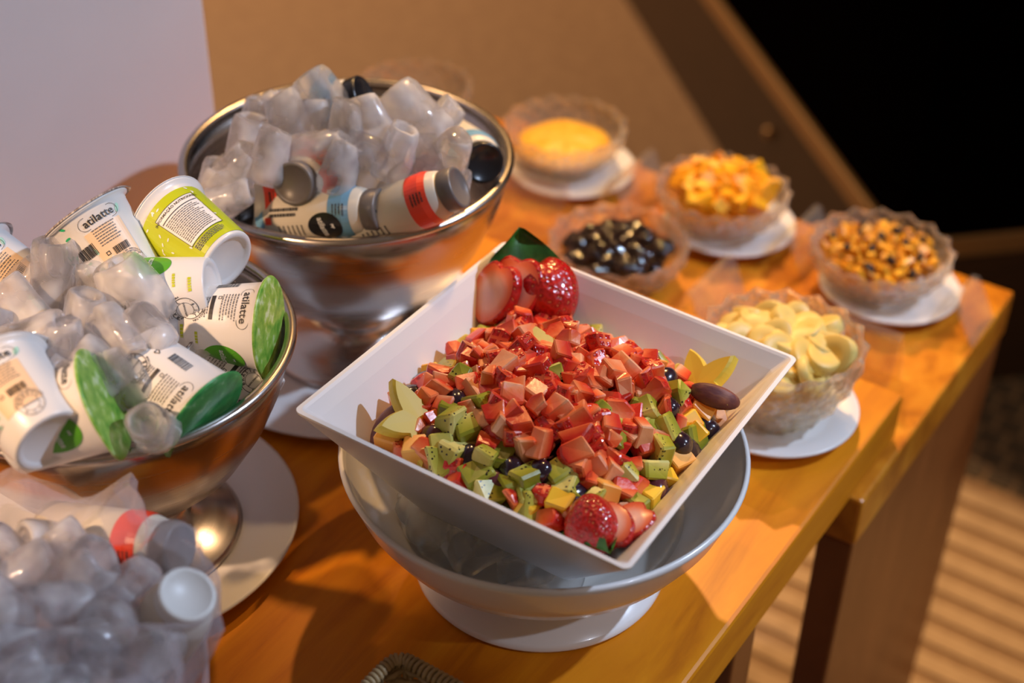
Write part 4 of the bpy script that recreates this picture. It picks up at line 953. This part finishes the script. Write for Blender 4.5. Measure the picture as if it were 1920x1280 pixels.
# clear acrylic sign holders standing beside the crystal bowls
def tent(label, x, y, z, wdt, h, rz):
    th = 0.0022; sl = 0.030; P = [(0, 0.0), (sl, h)]
    a = [(-sl, 0), (-0.004, h), (0.004, h), (sl, 0), (sl - th * 1.3, 0), (0.002, h - th * 2), (-0.002, h - th * 2), (-sl + th * 1.3, 0)]
    vs = [(px2, -wdt / 2, pz) for px2, pz in a] + [(px2, wdt / 2, pz) for px2, pz in a]; n = len(a)
    fs = [(k, (k + 1) % n, n + (k + 1) % n, n + k) for k in range(n)] + [(0, 1, 6, 7), (1, 2, 5, 6), (2, 3, 4, 5), (8, 15, 14, 9), (9, 14, 13, 10), (10, 13, 12, 11)]
    o = obj('acrylic_tent_holder', vs, fs, M['acrylic'], smooth=False); o.location = (x, y, z); o.rotation_euler = (0, 0, rz)
    return tag(o, label, 'sign holder', 'clear acrylic tent holders')
tent('clear acrylic tent holder between the mango bowl and the puree bowl', 1.430, 0.765, Z2, 0.10, 0.055, PI / 2)
tent('clear acrylic tent holder between the mango bowl and the dried fruit bowl', 1.440, 0.540, Z2, 0.09, 0.050, PI / 2)
tent('clear acrylic tent holder between the prune bowl and the banana bowl', 1.265, 0.570, Z2, 0.10, 0.060, PI / 2)
tent('clear acrylic tent holder behind the banana bowl', 1.255, 0.400, Z2, 0.11, 0.075, 0.0)
tent('clear acrylic tent holder at the table edge by the dried fruit bowl', 1.420, 0.333, Z2, 0.07, 0.045, PI / 2)
tent('clear acrylic tent holder between the steel bowl and the puree bowl', 1.290, 0.840, Z2, 0.12, 0.085, 0.2)

# ------------------------------------------------------------------ plastic-lined bowl of ice in the foreground
GB = Vector((0.359, 0.627, 0.0))
gb = thing('ice_bowl', 'clear bowl lined with a crinkled plastic bag, full of ice and bottles', 'bowl', GB)
rg = random.Random(21); phs = [rg.uniform(0, 6) for _ in range(8)]
def bagwob(i, a, r, z):
    k = min(1.0, z / 0.14)
    d = 0.010 * k * math.sin(7 * a + phs[0] + z * 25) + 0.006 * k * math.sin(13 * a + phs[1] - z * 50) + 0.004 * k * math.sin(23 * a + phs[2])
    return r + d, z + (0.012 * math.sin(5 * a + phs[3]) + 0.008 * math.sin(11 * a + phs[4]) if z > 0.13 else 0)
obj('glass_wall', *lathe([(0, 0.0), (0.080, 0.0), (0.092, 0.004), (0.118, 0.050), (0.130, 0.105), (0.134, 0.155), (0.1325, 0.1565), (0.131, 0.155), (0.127, 0.105), (0.115, 0.051), (0.088, 0.0075), (0, 0.0065)], 72), M['film'], gb)
obj('plastic_bag', *lathe([(0.020, 0.010), (0.082, 0.012), (0.108, 0.053), (0.121, 0.105), (0.126, 0.155), (0.135, 0.190), (0.139, 0.208), (0.134, 0.219), (0.120, 0.222), (0.104, 0.214)], 160, bagwob), M['film'], gb, False)
L3 = ('clear ice cube in the plastic-lined bowl', 'ice cubes in the plastic-lined bowl')
for k in range(34):
    a = k * 2.4; r = 0.104 * math.sqrt((k + 0.5) / 34)
    ice((GB.x + r * math.cos(a), GB.y + r * math.sin(a), 0.186 + 0.022 * (1 - (r / 0.104) ** 2) + RI.uniform(-0.006, 0.006)), *L3, sc=1.25)
for k in range(20):
    a = k * 2.4 + 1; r = 0.095 * math.sqrt((k + 0.5) / 20)
    ice((GB.x + r * math.cos(a), GB.y + r * math.sin(a), 0.146 + RI.uniform(-0.006, 0.006)), *L3, sc=1.3)
make_bottle('cream yogurt bottle with round white cap poking out of the plastic-lined bowl', (352, 1112), 0.214, (-0.40, -0.55, -0.72), 'capwhite', None, 0.0, 'bottles in the plastic-lined bowl', 31)
make_bottle('cream yogurt bottle with coral band lying under ice in the plastic-lined bowl', (338, 1030), 0.184, (-0.92, 0.05, -0.40), 'capgrey', 'red', 0.3, 'bottles in the plastic-lined bowl', 32)

# ------------------------------------------------------------------ wicker basket
WK = at(745, 1222, 0.075); bw = 0.20; bl = 0.16
bk = thing('wicker_basket', 'small tan wicker basket with coiled rim on the table', 'basket', (WK.x - bw / 2, WK.y - bl / 2, 0.0))
x1, y1 = bw / 2, bl / 2
def rr_path(hx, hy, z, r=0.012, n=5, step=0.006):
    loop = [Vector(p) for p in sq_loop(hx, hy, z, r, n)]; out = []
    for i in range(len(loop)):
        a, b = loop[i], loop[(i + 1) % len(loop)]; m_ = max(1, int((b - a).length / step))
        for q in range(m_): out.append(a.lerp(b, q / m_))
    return out
path = rr_path(x1, y1, 0.071); T = len(path)
rc = obj('rim_core', *tube(path, 0.0036, 8, True), M['wicker'], bk)
pr_len = sum((path[(i + 1) % T] - path[i]).length for i in range(T)); turns = int(pr_len / 0.0042); fine = []
steps = turns * 9
for s in range(steps):
    f_ = s / steps * T; i = int(f_); p0, p1 = path[i % T], path[(i + 1) % T]; p = p0.lerp(p1, f_ - i); t = (p1 - p0).normalized(); sd = t.cross(Vector((0, 0, 1))).normalized(); an = 2 * PI * turns * s / steps
    fine.append(p + sd * (0.0046 * math.cos(an)) + Vector((0, 0, 0.0046 * math.sin(an))))
obj('rim_wrapping', *tube(fine, 0.0019, 5, True), M['wicker'], rc)
for j in range(9):
    z = 0.006 + 0.0072 * j; k = 0.80 + 0.19 * (z / 0.07); pth = rr_path(x1 * k, y1 * k, z)
    n = len(pth); c = Vector((0, 0, 0)); w2 = []
    for i, p in enumerate(pth):
        d = Vector((p.x, p.y, 0)).normalized(); w2.append(p + d * (0.0028 * math.sin(i * PI / 2 + j * PI)))
    obj('woven_strand', *tube(w2, 0.0030, 6, True), M['wicker'], bk)
for i, p in enumerate(rr_path(x1 * 0.99, y1 * 0.99, 0.066, step=0.024)):
    q = Vector((p.x * 0.81, p.y * 0.81, 0.002)); obj('stake', *tube([q, p], 0.0022, 6), M['wicker'], bk)
obj('base', *boxv(-x1 * 0.80, x1 * 0.80, -y1 * 0.80, y1 * 0.80, 0.0, 0.006, 0.002), M['wicker'], bk, False)
